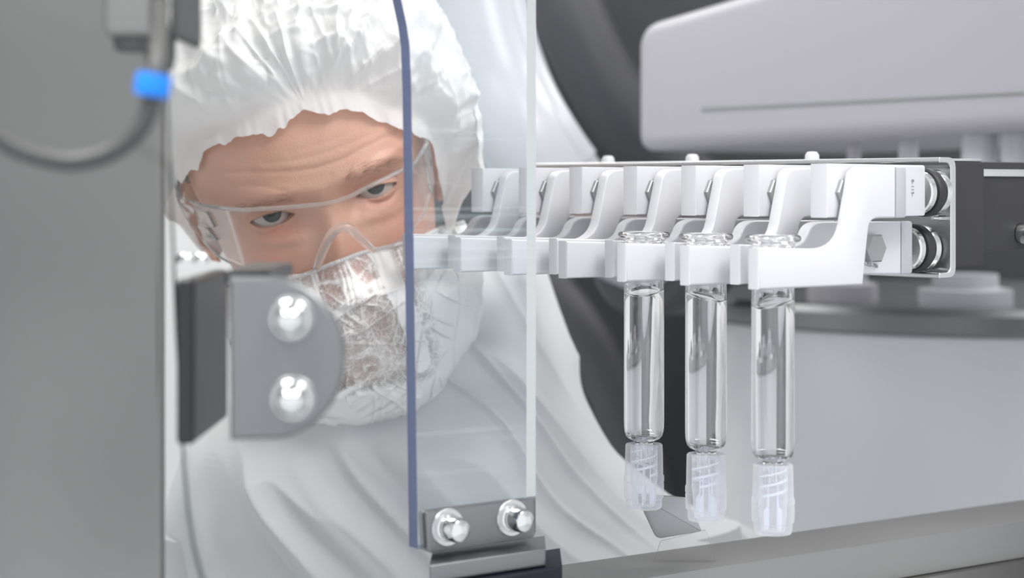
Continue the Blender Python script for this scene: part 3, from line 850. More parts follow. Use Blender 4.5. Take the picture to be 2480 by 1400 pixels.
# --- head
zW = [(-200, 66), (-150, 60), (-125, 50), (-113, 40), (-104, 46), (-92, 52), (-78, 56), (-60, 61), (-40, 66), (-20, 70), (0, 73), (25, 76.5), (55, 76.5), (78, 71), (95, 60), (108, 44), (116, 24), (120, 2)]
zF = [(-200, 62), (-150, 48), (-128, 34), (-119, 6), (-112, -17), (-102, -25), (-92, -23.5), (-82, -25), (-70, -27), (-55, -25), (-40, -22), (-20, -19.5), (-5, -18), (6, -20), (18, -24.5), (32, -26), (48, -23.5), (65, -15), (80, -1), (95, 21), (108, 46), (116, 68), (120, 84)]
zB = [(-200, 150), (-150, 145), (-113, 150), (-80, 158), (-40, 170), (0, 180), (40, 184), (70, 176), (95, 152), (108, 128), (116, 106), (120, 86)]
def sm(tab, z):
    x = np.array([a for a, b in tab], float); y = np.array([b for a, b in tab], float)
    # smooth monotone-ish interpolation: average of nearby samples
    acc = 0
    for o, w in ((-6, .1), (-3, .2), (0, .4), (3, .2), (6, .1)):
        acc = acc+w*np.interp(np.clip(z+o, x[0], x[-1]), x, y)
    return acc
def base_front(x, z, w=None):
    """y of the bare front surface (without nose etc.)"""
    w = sm(zW, z); f = sm(zF, z); yc = 78.0
    u = np.clip(np.abs(x)/w, 0, 0.999)
    return yc-(yc-f)*(1-u**2.35)**(1/2.35)
def G(x, z, cx_, cz_, sx, sz):
    return np.exp(-((x-cx_)/sx)**2-((z-cz_)/sz)**2)
wr_lines = []
def addline(pxs, depth, width):
    pts = np.array([unproj(px, py, -24)[[0, 2]] for px, py in pxs]); wr_lines.append((pts, depth, width))
addline([(548, 436), (600, 424), (650, 419), (720, 413), (770, 404), (830, 385), (880, 362), (930, 345), (975, 340)], 0.8, 1.5)
addline([(570, 468), (600, 458), (640, 455), (690, 461)], 0.45, 1.2)
addline([(640, 400), (720, 386), (800, 366), (860, 345), (920, 328)], 0.45, 1.6)
addline([(880, 415), (895, 395), (925, 374), (955, 372), (985, 388)], 0.8, 1.7)
addline([(788, 470), (796, 440), (802, 425)], 0.4, 1.5)
addline([(700, 372), (790, 345), (870, 318)], 0.3, 1.8)
addline([(628, 578), (680, 590), (720, 576)], 0.5, 1.4)
addline([(872, 500), (905, 506), (950, 498), (985, 480)], 0.6, 1.4)
addline([(880, 525), (930, 530), (975, 512)], 0.4, 1.6)
def linedist(x, z, pts):
    d = np.full(x.shape, 1e9)
    for (ax, az), (bx, bz) in zip(pts[:-1], pts[1:]):
        vx, vz = bx-ax, bz-az; L2 = vx*vx+vz*vz
        t = np.clip(((x-ax)*vx+(z-az)*vz)/L2, 0, 1)
        d = np.minimum(d, np.hypot(x-ax-t*vx, z-az-t*vz))
    return d
NX, NZT = 1.5, -44.0
def face_out(x, z):
    """outward (towards -y) displacement of the face"""
    o = 0
    # nose
    t = np.clip((6-z)/(6-NZT), 0, 1.0)
    ridge_h = 2+22*t**1.25
    fall = 1-sst(NZT-3, NZT-15, -z*-1) if False else np.where(z > NZT, 1.0, np.exp(-((z-NZT)/6.5)**2))
    up = sst(16, 2, z) if False else np.clip((16-z)/14, 0, 1)
    sig = 6.5+7.5*t**1.3
    o = o+ridge_h*fall*up*np.exp(-np.abs((x-NX)/sig)**2.2)
    o = o+4.5*G(x, z, NX, NZT+2, 9, 7)
    for s in (-1, 1):
        o = o+9*G(x, z, NX+s*14, NZT-3, 7, 7)
        o = o-3*G(x, z, NX+s*8, NZT-12, 4, 3)
    for i, s in enumerate((-1, 1)):
        ex, ez = eyes[i]
        o = o-8.0*G(x, z, ex-s*3, ez+1, 17, 11)
        o = o-3.0*G(x, z, ex-s*15, ez-2, 6, 9)
        o = o+4.5*G(x, z, ex-s*1, ez+16, 20, 6.5)
        o = o+5*G(x, z, s*50, -30, 17, 15)
        o = o-3.5*G(x, z, s*66, 14, 10, 20)
        o = o+1.5*G(x, z, ex, ez-13, 13, 4)
        o = o-1.2*G(x, z, ex, ez-19, 14, 4)
    ex, ez = eyes[1]
    o = o+3.0*G(x, z, *unproj(942, 388, -28)[[0, 2]], 11, 4)       # raised brow fold
    o = o+2.0*G(x, z, 0, 14, 12, 8)
    # mouth and chin
    o = o+4*G(x, z, 0, -68, 20, 4.5)+4.5*G(x, z, 0, -80, 18, 5)-4*G(x, z, 0, -74, 24, 1.6)
    o = o-2.5*G(x, z, 0, -90, 18, 4)+4*G(x, z, 0, -101, 15, 9)
    for s in (-1, 1):
        pts = np.array([(s*18, -42), (s*25, -56), (s*31, -72)])
        o = o-2.0*np.exp(-(linedist(x, z, pts)/3.0)**2)
    for pts, dep, wid in wr_lines:
        d = linedist(x, z, pts)
        o = o-0.5*dep*np.exp(-(d/wid)**2)+0.18*dep*np.exp(-((d-2.6*wid)/(1.5*wid))**2)
    return o
EYE_Y = 2.5; EYE_R = 12.2
def face_y(x, z, lids=True):
    y = base_front(x, z)-face_out(x, z)
    if lids:
        for i, s in enumerate((-1, 1)):
            ex, ez = eyes[i]
            r2 = (x-ex)**2+(z-ez)**2
            dome = EYE_Y-np.sqrt(np.maximum(13.6**2-r2, 0.01))
            w = sst(14.5, 10.5, np.sqrt(r2))
            lid = np.minimum(y, dome)
            y = y*(1-w)+lid*w
            tx = (x-ex)/13.2
            droop = 0.18*(x-ex)*(-s)
            hu = (4.6 if i == 0 else 4.2)*np.maximum(1-tx**2, 0)**0.8
            hd = 4.0*np.maximum(1-tx**2, 0)**0.8
            dz = z-ez+0.8
            inside = (np.abs(tx) < 1) & (dz < hu) & (dz > -hd)
            edge = np.minimum(hu-dz, dz+hd)
            y = y-0.7*np.exp(-((edge)/1.1)**2)*(np.abs(tx) < 1)*(~inside)
            crease = np.exp(-((dz-hu-4.0)/1.2)**2)*(np.abs(tx) < 1.05)
            y = y+0.9*crease
            y = np.where(inside & (edge > 0.25), np.maximum(y, EYE_Y+3.0), y)
    return y
# rings
zs = np.concatenate([np.linspace(-200, -62, 46)[:-1], np.linspace(-62, -25, 60)[:-1], np.linspace(-25, 66, 170)[:-1], np.linspace(66, 119.5, 36)])
# columns: front by x fraction, back by angle
uf = np.sin(np.linspace(-PI/2, PI/2, 241)); uf = 0.25*uf+0.75*np.linspace(-1, 1, 241)
Z, U = np.meshgrid(zs, uf, indexing='ij')
Wz = sm(zW, Z)
X = U*Wz*0.9995
y0 = base_front(X, Z)
yf = face_y(X, Z)
wgt = sst(0.995, 0.90, np.abs(U))*sst(-122, -112, Z)
Yf = y0*(1-wgt)+yf*wgt
front = np.stack([X, Yf, Z], -1)
ab = np.linspace(0, PI, 92)[1:-1]
Zb, Ab = np.meshgrid(zs, ab, indexing='ij')
Wb = sm(zW, Zb); Bb = sm(zB, Zb)
n = 2.2
cb, sb = np.cos(Ab), np.sin(Ab)
Xb = Wb*np.sign(cb)*np.abs(cb)**(2/n); Yb = 78+(Bb-78)*np.abs(sb)**(2/n)
back = np.stack([Xb, Yb, Zb], -1)
ring = np.concatenate([front, back], axis=1)
fz = fbm(ring*0.25, 5, 3); 
HEADW = l2w(ring.reshape(-1, 3)).reshape(ring.shape)
# torso below the neck, continuous with the head: rings run from the neck base down into the coverall
neck = HEADW[0]
nc = neck.mean(0)
tors = []
for zz, cx_, cy_, wx, wy in ((1.30, -.065, 1.19, .085, .085), (1.24, -.03, 1.22, .16, .10), (1.12, -.01, 1.22, .18, .11), (.98, .0, 1.23, .16, .105), (.90, .0, 1.23, .165, .11)):
    ang = np.arctan2(neck[:, 1]-nc[1], neck[:, 0]-nc[0])
    tors.append(np.stack([cx_+wx*np.cos(ang), cy_+wy*np.sin(ang), np.full_like(ang, zz)], -1))
allr = np.concatenate([np.array(tors[::-1]), HEADW], axis=0)
me = grid_mesh('person', allr, wrap=True, cap0=True, cap1=True)
# colour attribute: red = ruddiness, green = stubble, blue = lips
npr = allr.shape[1]; nt_ = len(tors)
colr = np.zeros((allr.shape[0], npr, 4)); colr[..., 3] = 1
lx_, lz_, ly_ = ring[..., 0], ring[..., 2], ring[..., 1]
fr_ = (ly_ < 60)
colr[nt_:, :, 0] = np.clip(0.9*G(lx_, lz_, NX, NZT+2, 15, 16)+0.55*(G(lx_, lz_, -44, -26, 20, 16)+G(lx_, lz_, 44, -26, 20, 16))+0.35*fz+0.45*sum(G(lx_, lz_, e[0], e[1]-8, 14, 5) for e in eyes), 0, 1)*fr_
colr[nt_:, :, 1] = np.clip(sst(-52, -60, lz_)*sst(66, 50, np.abs(lx_))*(1-G(lx_, lz_, 0, -74, 22, 7))*1.0, 0, 1)*fr_
colr[nt_:, :, 2] = np.clip(1.5*G(lx_, lz_, 0, -74, 21, 8), 0, 1)*fr_
ca = me.color_attributes.new('skin_zones', 'FLOAT_COLOR', 'POINT')
ca.data.foreach_set('color', colr.reshape(-1).astype(np.float32))
def skin_mat():
    m, nt, b, out = new_mat('skin')
    at = nt.nodes.new('ShaderNodeVertexColor'); at.layer_name = 'skin_zones'
    sp = nt.nodes.new('ShaderNodeSeparateColor'); nt.links.new(at.outputs[0], sp.inputs[0])
    tc = nt.nodes.new('ShaderNodeTexCoord')
    nz = nt.nodes.new('ShaderNodeTexNoise'); nz.inputs['Scale'].default_value = 55; nz.inputs['Detail'].default_value = 6
    nt.links.new(tc.outputs['Object'], nz.inputs[0])
    def mix(fac, a, bcol):
        mx = nt.nodes.new('ShaderNodeMix'); mx.data_type = 'RGBA'
        if isinstance(fac, float): mx.inputs['Factor'].default_value = fac
        else: nt.links.new(fac, mx.inputs['Factor'])
        if isinstance(a, tuple): mx.inputs['A'].default_value = a
        else: nt.links.new(a, mx.inputs['A'])
        mx.inputs['B'].default_value = bcol
        return mx.outputs['Result']
    cr = nt.nodes.new('ShaderNodeMix'); cr.data_type = 'RGBA'
    cr.inputs['A'].default_value = (0.57, 0.315, 0.23, 1); cr.inputs['B'].default_value = (0.70, 0.43, 0.33, 1)
    nt.links.new(nz.outputs[0], cr.inputs['Factor'])
    c = mix(sp.outputs[0], cr.outputs['Result'], (0.68, 0.31, 0.245, 1))
    c = mix(sp.outputs[1], c, (0.56, 0.36, 0.27, 1))
    c = mix(sp.outputs[2], c, (0.50, 0.20, 0.19, 1))
    nt.links.new(c, b.inputs['Base Color'])
    pset(b, rough=0.46, sss=0.12, ssss=0.004, sssr=(1.0, 0.35, 0.2))
    n2 = nt.nodes.new('ShaderNodeTexNoise'); n2.inputs['Scale'].default_value = 900; n2.inputs['Detail'].default_value = 3
    nt.links.new(tc.outputs['Object'], n2.inputs[0])
    bp = nt.nodes.new('ShaderNodeBump'); bp.inputs['Strength'].default_value = 0.3; bp.inputs['Distance'].default_value = 0.0008
    nt.links.new(n2.outputs[0], bp.inputs['Height']); nt.links.new(bp.outputs[0], b.inputs['Normal'])
    return m
M['skin'] = skin_mat()
person = link('person', me, M['skin'])
tag(person, 'person in white bouffant cap, clear safety glasses and beard cover, head tilted towards the syringes', 'person')
# ears
for s in (-1, 1):
    bm = bmesh.new()
    bmesh.ops.create_uvsphere(bm, u_segments=24, v_segments=16, radius=1.0)
    for v in bm.verts:
        q = np.array(v.co)
        rim = math.hypot(q[1], q[2])
        p_ = np.array((s*(74+5*q[0]*1.0+10*max(q[1], -.2)+(3 if rim > .75 else -1)*(1 if q[0]*s > 0 else 0)), 88+17*q[1], -12+30*q[2]))
        v.co = l2w(p_)
    bm_link('ear', bm, M['skin'], person, angle=70)
# eyes
def eye_mats():
    m1 = simple('sclera', (0.52, 0.47, 0.45, 1), 0.15, bump=(30, 0.02, 0.0001), coat=0.3)
    m, nt, b, out = new_mat('iris')
    tc = nt.nodes.new('ShaderNodeTexCoord'); nz = nt.nodes.new('ShaderNodeTexNoise'); nz.inputs['Scale'].default_value = 900
    nt.links.new(tc.outputs['Object'], nz.inputs[0])
    mx = nt.nodes.new('ShaderNodeMix'); mx.data_type = 'RGBA'; mx.inputs['A'].default_value = (0.03, 0.042, 0.042, 1); mx.inputs['B'].default_value = (0.085, 0.11, 0.11, 1)
    nt.links.new(nz.outputs[0], mx.inputs['Factor']); nt.links.new(mx.outputs['Result'], b.inputs['Base Color']); pset(b, rough=0.15, spec=0.3, coat=0.25, coatr=0.02)
    m3 = simple('pupil', (0.004, 0.004, 0.004, 1), 0.08, spec=0.3, coat=0.1)
    return m1, m, m3
em = eye_mats()
for i in range(2):
    c = np.array((eyes[i][0], EYE_Y, eyes[i][1]))
    cw = l2w(c)
    tgt = np.array((0.05, 0.0, CZ+0.03))
    axis = Vector(tgt-cw).normalized()
    u_, v_, a_ = frame_of(axis)
    prof = []
    R_ = EYE_R*0.001
    ths = [0, 0.10, 0.21] + list(np.linspace(0.27, 0.50, 4)) + list(np.linspace(0.56, PI, 22))
    for th in ths:
        bulge = 1+0.05*max(0, math.cos(min(th/0.55, 1)*PI/2))
        prof.append((max(math.sin(th)*R_*bulge, 0), math.cos(th)*R_*bulge))
    prof[-1] = (0, -R_)
    bm = lathe_bm(prof, cw, axis, 40)
    bm.faces.ensure_lookup_table()
    for f in bm.faces:
        cc = f.calc_center_median()-Vector(cw)
        th = cc.angle(axis)
        f.material_index = 2 if th < 0.21 else (1 if th < 0.50 else 0)
    bm_link('eye', bm, list(em), person, smooth=True)
# eyebrows, moustache and beard: short hairs
M['brow'] = simple('brow_hair', (0.26, 0.185, 0.13, 1), 0.5)
M['grey_hair'] = simple('grey_beard_hair', (0.36, 0.27, 0.20, 1), 0.5)
def hairs(name, roots, dirs, lens, rad, m, grey=False):
    bm = bmesh.new()
    for r0, d, L_ in zip(roots, dirs, lens):
        p0 = np.array(r0); d = np.array(d)/np.linalg.norm(d)
        p1 = p0+d*L_*0.55; p2 = p0+d*L_+np.array((0, 0.12*L_, -0.10*L_))
        tube_bm([l2w(p0), l2w(p1), l2w(p2)], [rad*.001, rad*.0008, rad*.0002], 4, bm, caps=False)
    return bm_link(name, bm, m, person, angle=80)
for i, s in enumerate((-1, 1)):
    ex, ez = eyes[i]
    ro, di, le = [], [], []
    for q in range(110):
        t_ = rng.uniform(-1, 1); hgt = rng.normal(0, 1)
        x_ = ex+s*2+s*t_*19; z_ = ez+(14.0 if i == 1 else 11.0)+(3.0 if i == 1 else 1.0)*(1-t_*t_)-1.0*t_+hgt*1.9*(1-.35*t_)
        y_ = face_y(np.array([x_]), np.array([z_]))[0]
        ro.append((x_, y_+.2, z_)); di.append((s*1.0, -.35, 0.35*(1-t_)-0.2+rng.normal(0, .2))); le.append(rng.uniform(5, 8))
    hairs('eyebrow', ro, di, le, 0.065, M['brow'])
    ro, di, le = [], [], []
    for q in range(46):
        t_ = -0.95+1.9*q/45
        hu = (4.6 if i == 0 else 4.2)*max(1-t_**2, 0)**0.8
        x_ = ex+t_*13; z_ = ez-0.8+hu+0.1
        ro.append((x_, EYE_Y-math.sqrt(13.8**2-min((x_-ex)**2+(z_-ez)**2, 180)), z_)); di.append((0.5*t_, -1, .25)); le.append(rng.uniform(4, 6))
    hairs('eyelash', ro, di, le, 0.07, M['brow'])
ro, di, le = [], [], []
for q in range(650):
    x_ = rng.uniform(-48, 48); z_ = rng.uniform(-116, -55)
    if abs(x_) < 19 and -78 < z_ < -67: continue
    if z_ > -64 and abs(x_) > 30 and rng.random() < .6: continue
    y_ = face_y(np.array([x_]), np.array([z_]))[0]
    ro.append((x_, y_+.2, z_)); di.append((0.2*np.sign(x_)+rng.normal(0, .35), -.55, -1)); le.append(rng.uniform(4, 9))
hairs('beard', ro, di, le, 0.09, M['grey_hair'])

# cropped hair under the cap
hr_ = ring[(zs > 22)]
hm = hr_.copy(); cc_ = np.array((0, 80, 20.0))
mk = np.linalg.norm(hm-cc_, axis=-1, keepdims=True)
hm = cc_+(hm-cc_)*(1+2.5/mk)
keepz = np.maximum(zs[zs > 22][:, None], 0)
frontmask = (hm[..., 1] < 48) & (hm[..., 2] < 78)
hm[frontmask] = (cc_+(hr_-cc_)*(1-2.0/mk))[frontmask]
link('hair', grid_mesh('hair', l2w(hm.reshape(-1, 3)).reshape(hm.shape), wrap=True, cap1=True), simple('cropped_hair', (0.30, 0.27, 0.24, 1), 0.7), person)

# --- fabric materials
def fabric(name, col, alpha, fibre=0.0, bump=0.25, scale=260, crease=0.0, trl=0.35):
    m, nt, b, out = new_mat(name)
    pset(b, col=col, rough=0.75, sheen=0.1)
    tl = nt.nodes.new('ShaderNodeBsdfTranslucent'); tl.inputs[0].default_value = col
    a = nt.nodes.new('ShaderNodeMixShader'); a.inputs[0].default_value = trl
    nt.links.new(b.outputs[0], a.inputs[1]); nt.links.new(tl.outputs[0], a.inputs[2])
    tc = nt.nodes.new('ShaderNodeTexCoord')
    n1 = nt.nodes.new('ShaderNodeTexNoise'); n1.inputs['Scale'].default_value = scale; n1.inputs['Detail'].default_value = 5
    nt.links.new(tc.outputs['Object'], n1.inputs[0])
    bp = nt.nodes.new('ShaderNodeBump'); bp.inputs['Strength'].default_value = bump; bp.inputs['Distance'].default_value = 0.002
    hsrc = n1.outputs[0]
    if crease > 0:
        n3 = nt.nodes.new('ShaderNodeTexNoise'); n3.inputs['Scale'].default_value = 26; n3.inputs['Detail'].default_value = 3; n3.inputs['Distortion'].default_value = 0.6
        try: n3.noise_type = 'RIDGED_MULTIFRACTAL'
        except Exception: pass
        nt.links.new(tc.outputs['Object'], n3.inputs[0])
        ad = nt.nodes.new('ShaderNodeMath'); ad.operation = 'MULTIPLY_ADD'; ad.inputs[1].default_value = crease
        nt.links.new(n3.outputs[0], ad.inputs[0]); nt.links.new(hsrc, ad.inputs[2]); hsrc = ad.outputs[0]
    nt.links.new(hsrc, bp.inputs['Height']); nt.links.new(bp.outputs[0], b.inputs['Normal'])
    last = a.outputs[0]
    if alpha < 1:
        tr = nt.nodes.new('ShaderNodeBsdfTransparent')
        mx = nt.nodes.new('ShaderNodeMixShader')
        if fibre > 0:
            # thin net of fibres: distance to the edges of distorted cells
            acc = None
            for sc_, wd, am in ((85, .035, .75), (170, .05, .55), (420, .09, .40)):
                vo = nt.nodes.new('ShaderNodeTexVoronoi'); vo.feature = 'DISTANCE_TO_EDGE'; vo.inputs['Scale'].default_value = sc_
                nd = nt.nodes.new('ShaderNodeTexNoise'); nd.inputs['Scale'].default_value = sc_*.6
                vm = nt.nodes.new('ShaderNodeVectorMath'); vm.operation = 'MULTIPLY_ADD'; vm.inputs[1].default_value = (.020*150/sc_,)*3
                nt.links.new(tc.outputs['Object'], nd.inputs[0]); nt.links.new(nd.outputs['Color'], vm.inputs[0]); nt.links.new(tc.outputs['Object'], vm.inputs[2])
                nt.links.new(vm.outputs[0], vo.inputs['Vector'])
                mr = nt.nodes.new('ShaderNodeMapRange'); mr.inputs[1].default_value = 0.0; mr.inputs[2].default_value = wd; mr.inputs[3].default_value = fibre*am; mr.inputs[4].default_value = 0.0
                nt.links.new(vo.outputs['Distance'], mr.inputs[0])
                if acc is None: acc = mr.outputs[0]
                else:
                    mxm = nt.nodes.new('ShaderNodeMath'); mxm.operation = 'MAXIMUM'
                    nt.links.new(acc, mxm.inputs[0]); nt.links.new(mr.outputs[0], mxm.inputs[1]); acc = mxm.outputs[0]
            # thicker patches (vertex attribute 'thick')
            at = nt.nodes.new('ShaderNodeAttribute'); at.attribute_name = 'thick'
            s1 = nt.nodes.new('ShaderNodeMath'); s1.operation = 'ADD'; s1.inputs[1].default_value = alpha
            nt.links.new(acc, s1.inputs[0])
            s2 = nt.nodes.new('ShaderNodeMath'); s2.operation = 'ADD'; s2.use_clamp = True
            nt.links.new(s1.outputs[0], s2.inputs[0]); nt.links.new(at.outputs['Fac'], s2.inputs[1])
            nt.links.new(s2.outputs[0], mx.inputs[0])
        else:
            mx.inputs[0].default_value = alpha
        nt.links.new(tr.outputs[0], mx.inputs[1]); nt.links.new(last, mx.inputs[2]); last = mx.outputs[0]
    nt.links.new(last, out.inputs[0])
    return m
M['cap_cloth'] = fabric('nonwoven_cap', (0.95, 0.955, 0.955, 1), 0.95, bump=0.08, scale=300, crease=0.6, trl=0.3)
M['mask_cloth'] = fabric('thin_beard_cover', (0.95, 0.95, 0.945, 1), 0.20, fibre=0.72, bump=0.2, crease=0.6, trl=0.12)
M['suit'] = fabric('coverall_cloth', (0.61, 0.622, 0.635, 1), 1.0, bump=0.06, scale=500, trl=0.0)
M['elastic'] = fabric('white_elastic', (0.90, 0.90, 0.89, 1), 1.0, bump=0.6, scale=900, trl=0.1)

# --- cap
EC = np.array((0, 82.0, 36.0))
def headE(p):
    q = (p-np.array((0, 78, 22)))/np.array((81, 108, 104)); return (np.abs(q)**2.2).sum(-1)-1
hem_px = [(405, 520), (432, 462), (447, 436), (470, 400), (525, 368), (590, 335), (660, 312), (720, 290), (752, 273), (800, 269), (855, 263), (905, 280), (950, 300), (990, 322), (1032, 345), (1050, 385), (1062, 440), (1070, 510), (1082, 555)]
hem_l = [hit(px, py, headE) for px, py in hem_px]
hem_l = np.array(hem_l)
# close the hem round the back of the head
L0, L1 = hem_l[0].copy(), hem_l[-1].copy()
bk = [(-80, 92, -30), (-76, 130, -44), (-50, 172, -50), (0, 188, -52), (50, 172, -50), (80, 135, -44), (86, 100, -34)]
hem_all = [*hem_l, *[np.array(b_) for b_ in bk[::-1]]]
hem_all.append(hem_all[0])
hs = np.array(spline(hem_all, 640))[:-1]
az = np.arctan2(hs[:, 0]-EC[0], -(hs[:, 1]-EC[1]))
nv = 150
vv = np.linspace(0, 1, nv)**1.0
gather = hit(750, 262, headE)
def cap_radius(dirs):
    q = np.abs(dirs)/np.array((101, 128, 104.0)); return (q**2.35).sum(-1)**(-1/2.35)
he = hs-EC; hr = np.linalg.norm(he, axis=1); hd = he/hr[:, None]
el0 = np.arcsin(hd[:, 2])
capG = np.zeros((nv, len(hs), 3))
for j, v in enumerate(vv):
    el = el0+(PI/2-el0)*(v**0.9)
    # azimuth keeps
    d = np.stack([np.sin(az)*np.cos(el), -np.cos(az)*np.cos(el), np.sin(el)], -1)
    R1 = cap_radius(d)
    sk = 0.045                       # skirt below the elastic
    w = sst(sk, sk+0.20, v)
    base = hr*(1-0.0*v)
    rr = base*(1-w)+R1*w
    capG[j] = EC+d*rr[:, None]
flat = capG.reshape(-1, 3)
# crinkles and pleats radiating from the gather
dg = np.linalg.norm(flat-gather, axis=1)
# angle round the gather in the (x,z) view
ga = np.arctan2(flat[:, 2]-gather[2]+6, flat[:, 0]-gather[0])
nrm_ = (flat-EC)/np.linalg.norm(flat-EC, axis=1)[:, None]
frontness = sst(120, 40, flat[:, 1])
vg = np.repeat(vv, len(hs))
hup = sst(0.04, 0.16, vg)
pa = np.stack([ga*3.2, dg*0.012, np.zeros_like(ga)], -1)
ple = ridge(pa, 3, 2)*np.exp(-((dg-40)/60)**2)*9*frontness
pl2 = ridge(np.stack([np.repeat(az[None], nv, 0).ravel()*7.5, vg*2.0, np.zeros_like(ga)], -1), 8, 2)*4.0*np.exp(-((vg-.2)/.2)**2)
cr = ridge(flat*0.022+np.array((3, 1, 7)), 11, 3)*5.0+ridge(flat*0.06, 23, 2)*1.6
cr = cr+np.clip(ridge(flat*0.045+9, 13, 1)-.35, 0, 1)*6.5+np.clip(ridge(flat*0.09+4, 14, 1)-.45, 0, 1)*3.0
disp = (ple+pl2+cr)*hup
pinch = -9*np.exp(-(dg/18)**2)
# ruffled skirt edge
na = np.repeat(az[None], nv, 0).ravel()
ruf = (1-sst(0.0, 0.09, vg))*(2.2+2.4*fbm(np.stack([na*9, vg*4, 0*na], -1), 31, 3))
flat2 = flat+nrm_*(disp+pinch*hup+ruf)[:, None]
edge = (1-sst(0.0, 0.05, vg))*fbm(np.stack([na*8, 0*na, 0*na], -1), 41, 3)*6
flat2[:, 2] += edge
CAPW = l2w(flat2).reshape(nv, len(hs), 3)
cap_me = grid_mesh('bouffant_cap', CAPW, wrap=True)
cap = link('bouffant_cap', cap_me, M['cap_cloth'], person)
# elastic gather stitch

# --- beard cover
mzW = [(-166, 8), (-158, 22), (-148, 38), (-130, 60), (-113, 75), (-95, 85), (-80, 88), (-64, 86), (-50, 82), (-36, 79), (-20, 78)]
mzF = [(-166, 36), (-158, 16), (-148, 0), (-138, -14), (-128, -26), (-112, -38), (-95, -43), (-80, -45), (-64, -49), (-50, -47), (-36, -36), (-20, -30)]
def mask_front(x, z):
    w = sm(mzW, z); f = sm(mzF, z); u = np.clip(np.abs(x)/w, 0, .9995); yc = 70
    y = yc-(yc-f)*(1-u**2.1)**(1/2.1)
    return y
top_px = [(560, 690), (640, 682), (690, 674), (735, 666), (800, 641), (870, 614), (940, 597), (1000, 582), (1040, 566), (1068, 552), (1095, 545)]
def faceF(p):
    """negative behind the face surface raised 1.5 mm"""
    return face_y(p[..., 0], p[..., 2], False)-2.2-p[..., 1] if False else -(p[..., 1]-(face_y(p[..., 0], np.clip(p[..., 2], -118, 100), False)-2.2))
tops = []
for px, py in spline(top_px, 90):
    o, d = ray_l(px, py); s = np.linspace(900, 1300, 900); pts = o+s[:, None]*d
    ok = np.abs(pts[:, 0]) < 74
    v = pts[:, 1]-np.where(ok, face_y(np.clip(pts[:, 0], -72, 72), pts[:, 2], False)-2.2, 60)
    i = np.where(v > 0)[0]
    tops.append(pts[i[0]] if len(i) else pts[-1])
tops = np.array(tops)
mx_cols = 280; mrows = 200
order = np.argsort(tops[:, 0]); tx, tz, ty = tops[order, 0], tops[order, 2], tops[order, 1]
us = np.linspace(-1, 1, mx_cols)
GR = np.zeros((mrows, mx_cols, 3))
for j in range(mrows):
    t_ = j/(mrows-1)
    xx = us*(83-0*t_)
    ztop = np.interp(xx, tx, tz)
    ytop = np.interp(xx, tx, ty)
    # outline of the pouch: rows run from the top edge down to the bottom curve
    xb = us*1.0
    zbot = -162+ (np.abs(us-0.10)**2.2)*76
    zrow = ztop*(1-t_)+zbot*t_
    wz = np.minimum(sm(mzW, zrow), 90)
    xrow = np.sign(us)*np.minimum(np.abs(us)*(83+5*np.sin(PI*min(t_*1.4, 1)))*(1-0.06*t_), wz*.999)
    yrow = mask_front(xrow, zrow)
    blend = sst(0, 0.16, t_)
    yface = face_y(np.clip(xrow, -70, 70), np.maximum(zrow, -112), False)-2.0
    yrow = np.minimum(yrow, yface)
    y_ = np.minimum(ytop*(1-blend)+yrow*blend, np.where(np.abs(xrow) < 60, yface, 999))
    GR[j] = np.stack([xrow, y_, zrow], -1)
fl = GR.reshape(-1, 3)
tt = np.repeat(np.linspace(0, 1, mrows), mx_cols)
def creases(p, seed):
    """straight-ish paper creases: stretched ridges in several directions"""
    acc = None
    for q, (an_, f1, f2) in enumerate(((0.35, .15, .022), (1.25, .17, .026), (2.2, .16, .024), (2.8, .21, .03))):
        x_ = p[:, 0]*math.cos(an_)+p[:, 2]*math.sin(an_); z_ = -p[:, 0]*math.sin(an_)+p[:, 2]*math.cos(an_)
        wob = fbm(p*0.02, seed+50+q, 2)*0.7
        r_ = ridge(np.stack([x_*f2, z_*f1+wob, p[:, 1]*.012], -1)+q*3.1, seed+q*7, 1)
        r_ = np.clip((r_-.62)/.38, 0, 1)*sst(-.25, .35, fbm(p*.025+q*5, seed+90+q, 2))
        acc = r_ if acc is None else np.maximum(acc, r_)
    return acc
fcr = creases(fl, 61)
crk = ridge(fl*0.035+np.array((2, 5, 1)), 51, 2)*2.6+fcr*2.4
gat = sst(0.0, 0.03, tt)*np.exp(-(tt/.12)**2)*np.sin(np.tile(us, mrows)*130+2*np.sin(np.tile(us, mrows)*31))*0.9
fl[:, 1] -= (np.abs(crk)*0.6+crk*0.6)*sst(0.0, 0.12, tt)+gat
fl[:, 0] += ridge(fl*0.04, 71, 2)*2.0*sst(0, .2, tt)
MASKW = l2w(fl).reshape(mrows, mx_cols, 3)
mk_me = grid_mesh('beard_cover', MASKW)
th = np.clip(0.80*sst(30, 50, fl[:, 0])+0.7*sst(45, 70, -fl[:, 0])+0.85*sst(-100, -112, fl[:, 2]+0.12*fl[:, 0])+0.20*np.clip(crk/3, 0, 1)*2.0, 0, 1)
# white seam ribbon
sx = [unproj(*p, -52)[[0, 2]] for p in ((905, 618), (940, 660), (975, 735), (1010, 820), (1030, 900))]
ds = linedist(fl[:, 0], fl[:, 2], np.array(sx))
th = np.maximum(th, 0.85*sst(6.5, 5.0, ds))
th = np.clip(th+0.6*sst(.55, .95, fcr), 0, 1)
at = mk_me.attributes.new('thick', 'FLOAT', 'POINT'); at.data.foreach_set('value', th.astype(np.float32))
mask = link('beard_cover', mk_me, M['mask_cloth'], person)
ed = MASKW[0]
bm = bmesh.new()
edp = np.array(spline(list(ed[::9]), 420))
rad_ = 0.0011*(1+0.35*np.sin(np.arange(len(edp))*1.9))
tube_bm([Vector(p)+Vector((0, -.0008, 0)) for p in edp], list(rad_), 8, bm)
bm_link('elastic_edge', bm, M['elastic'], mask, angle=80)

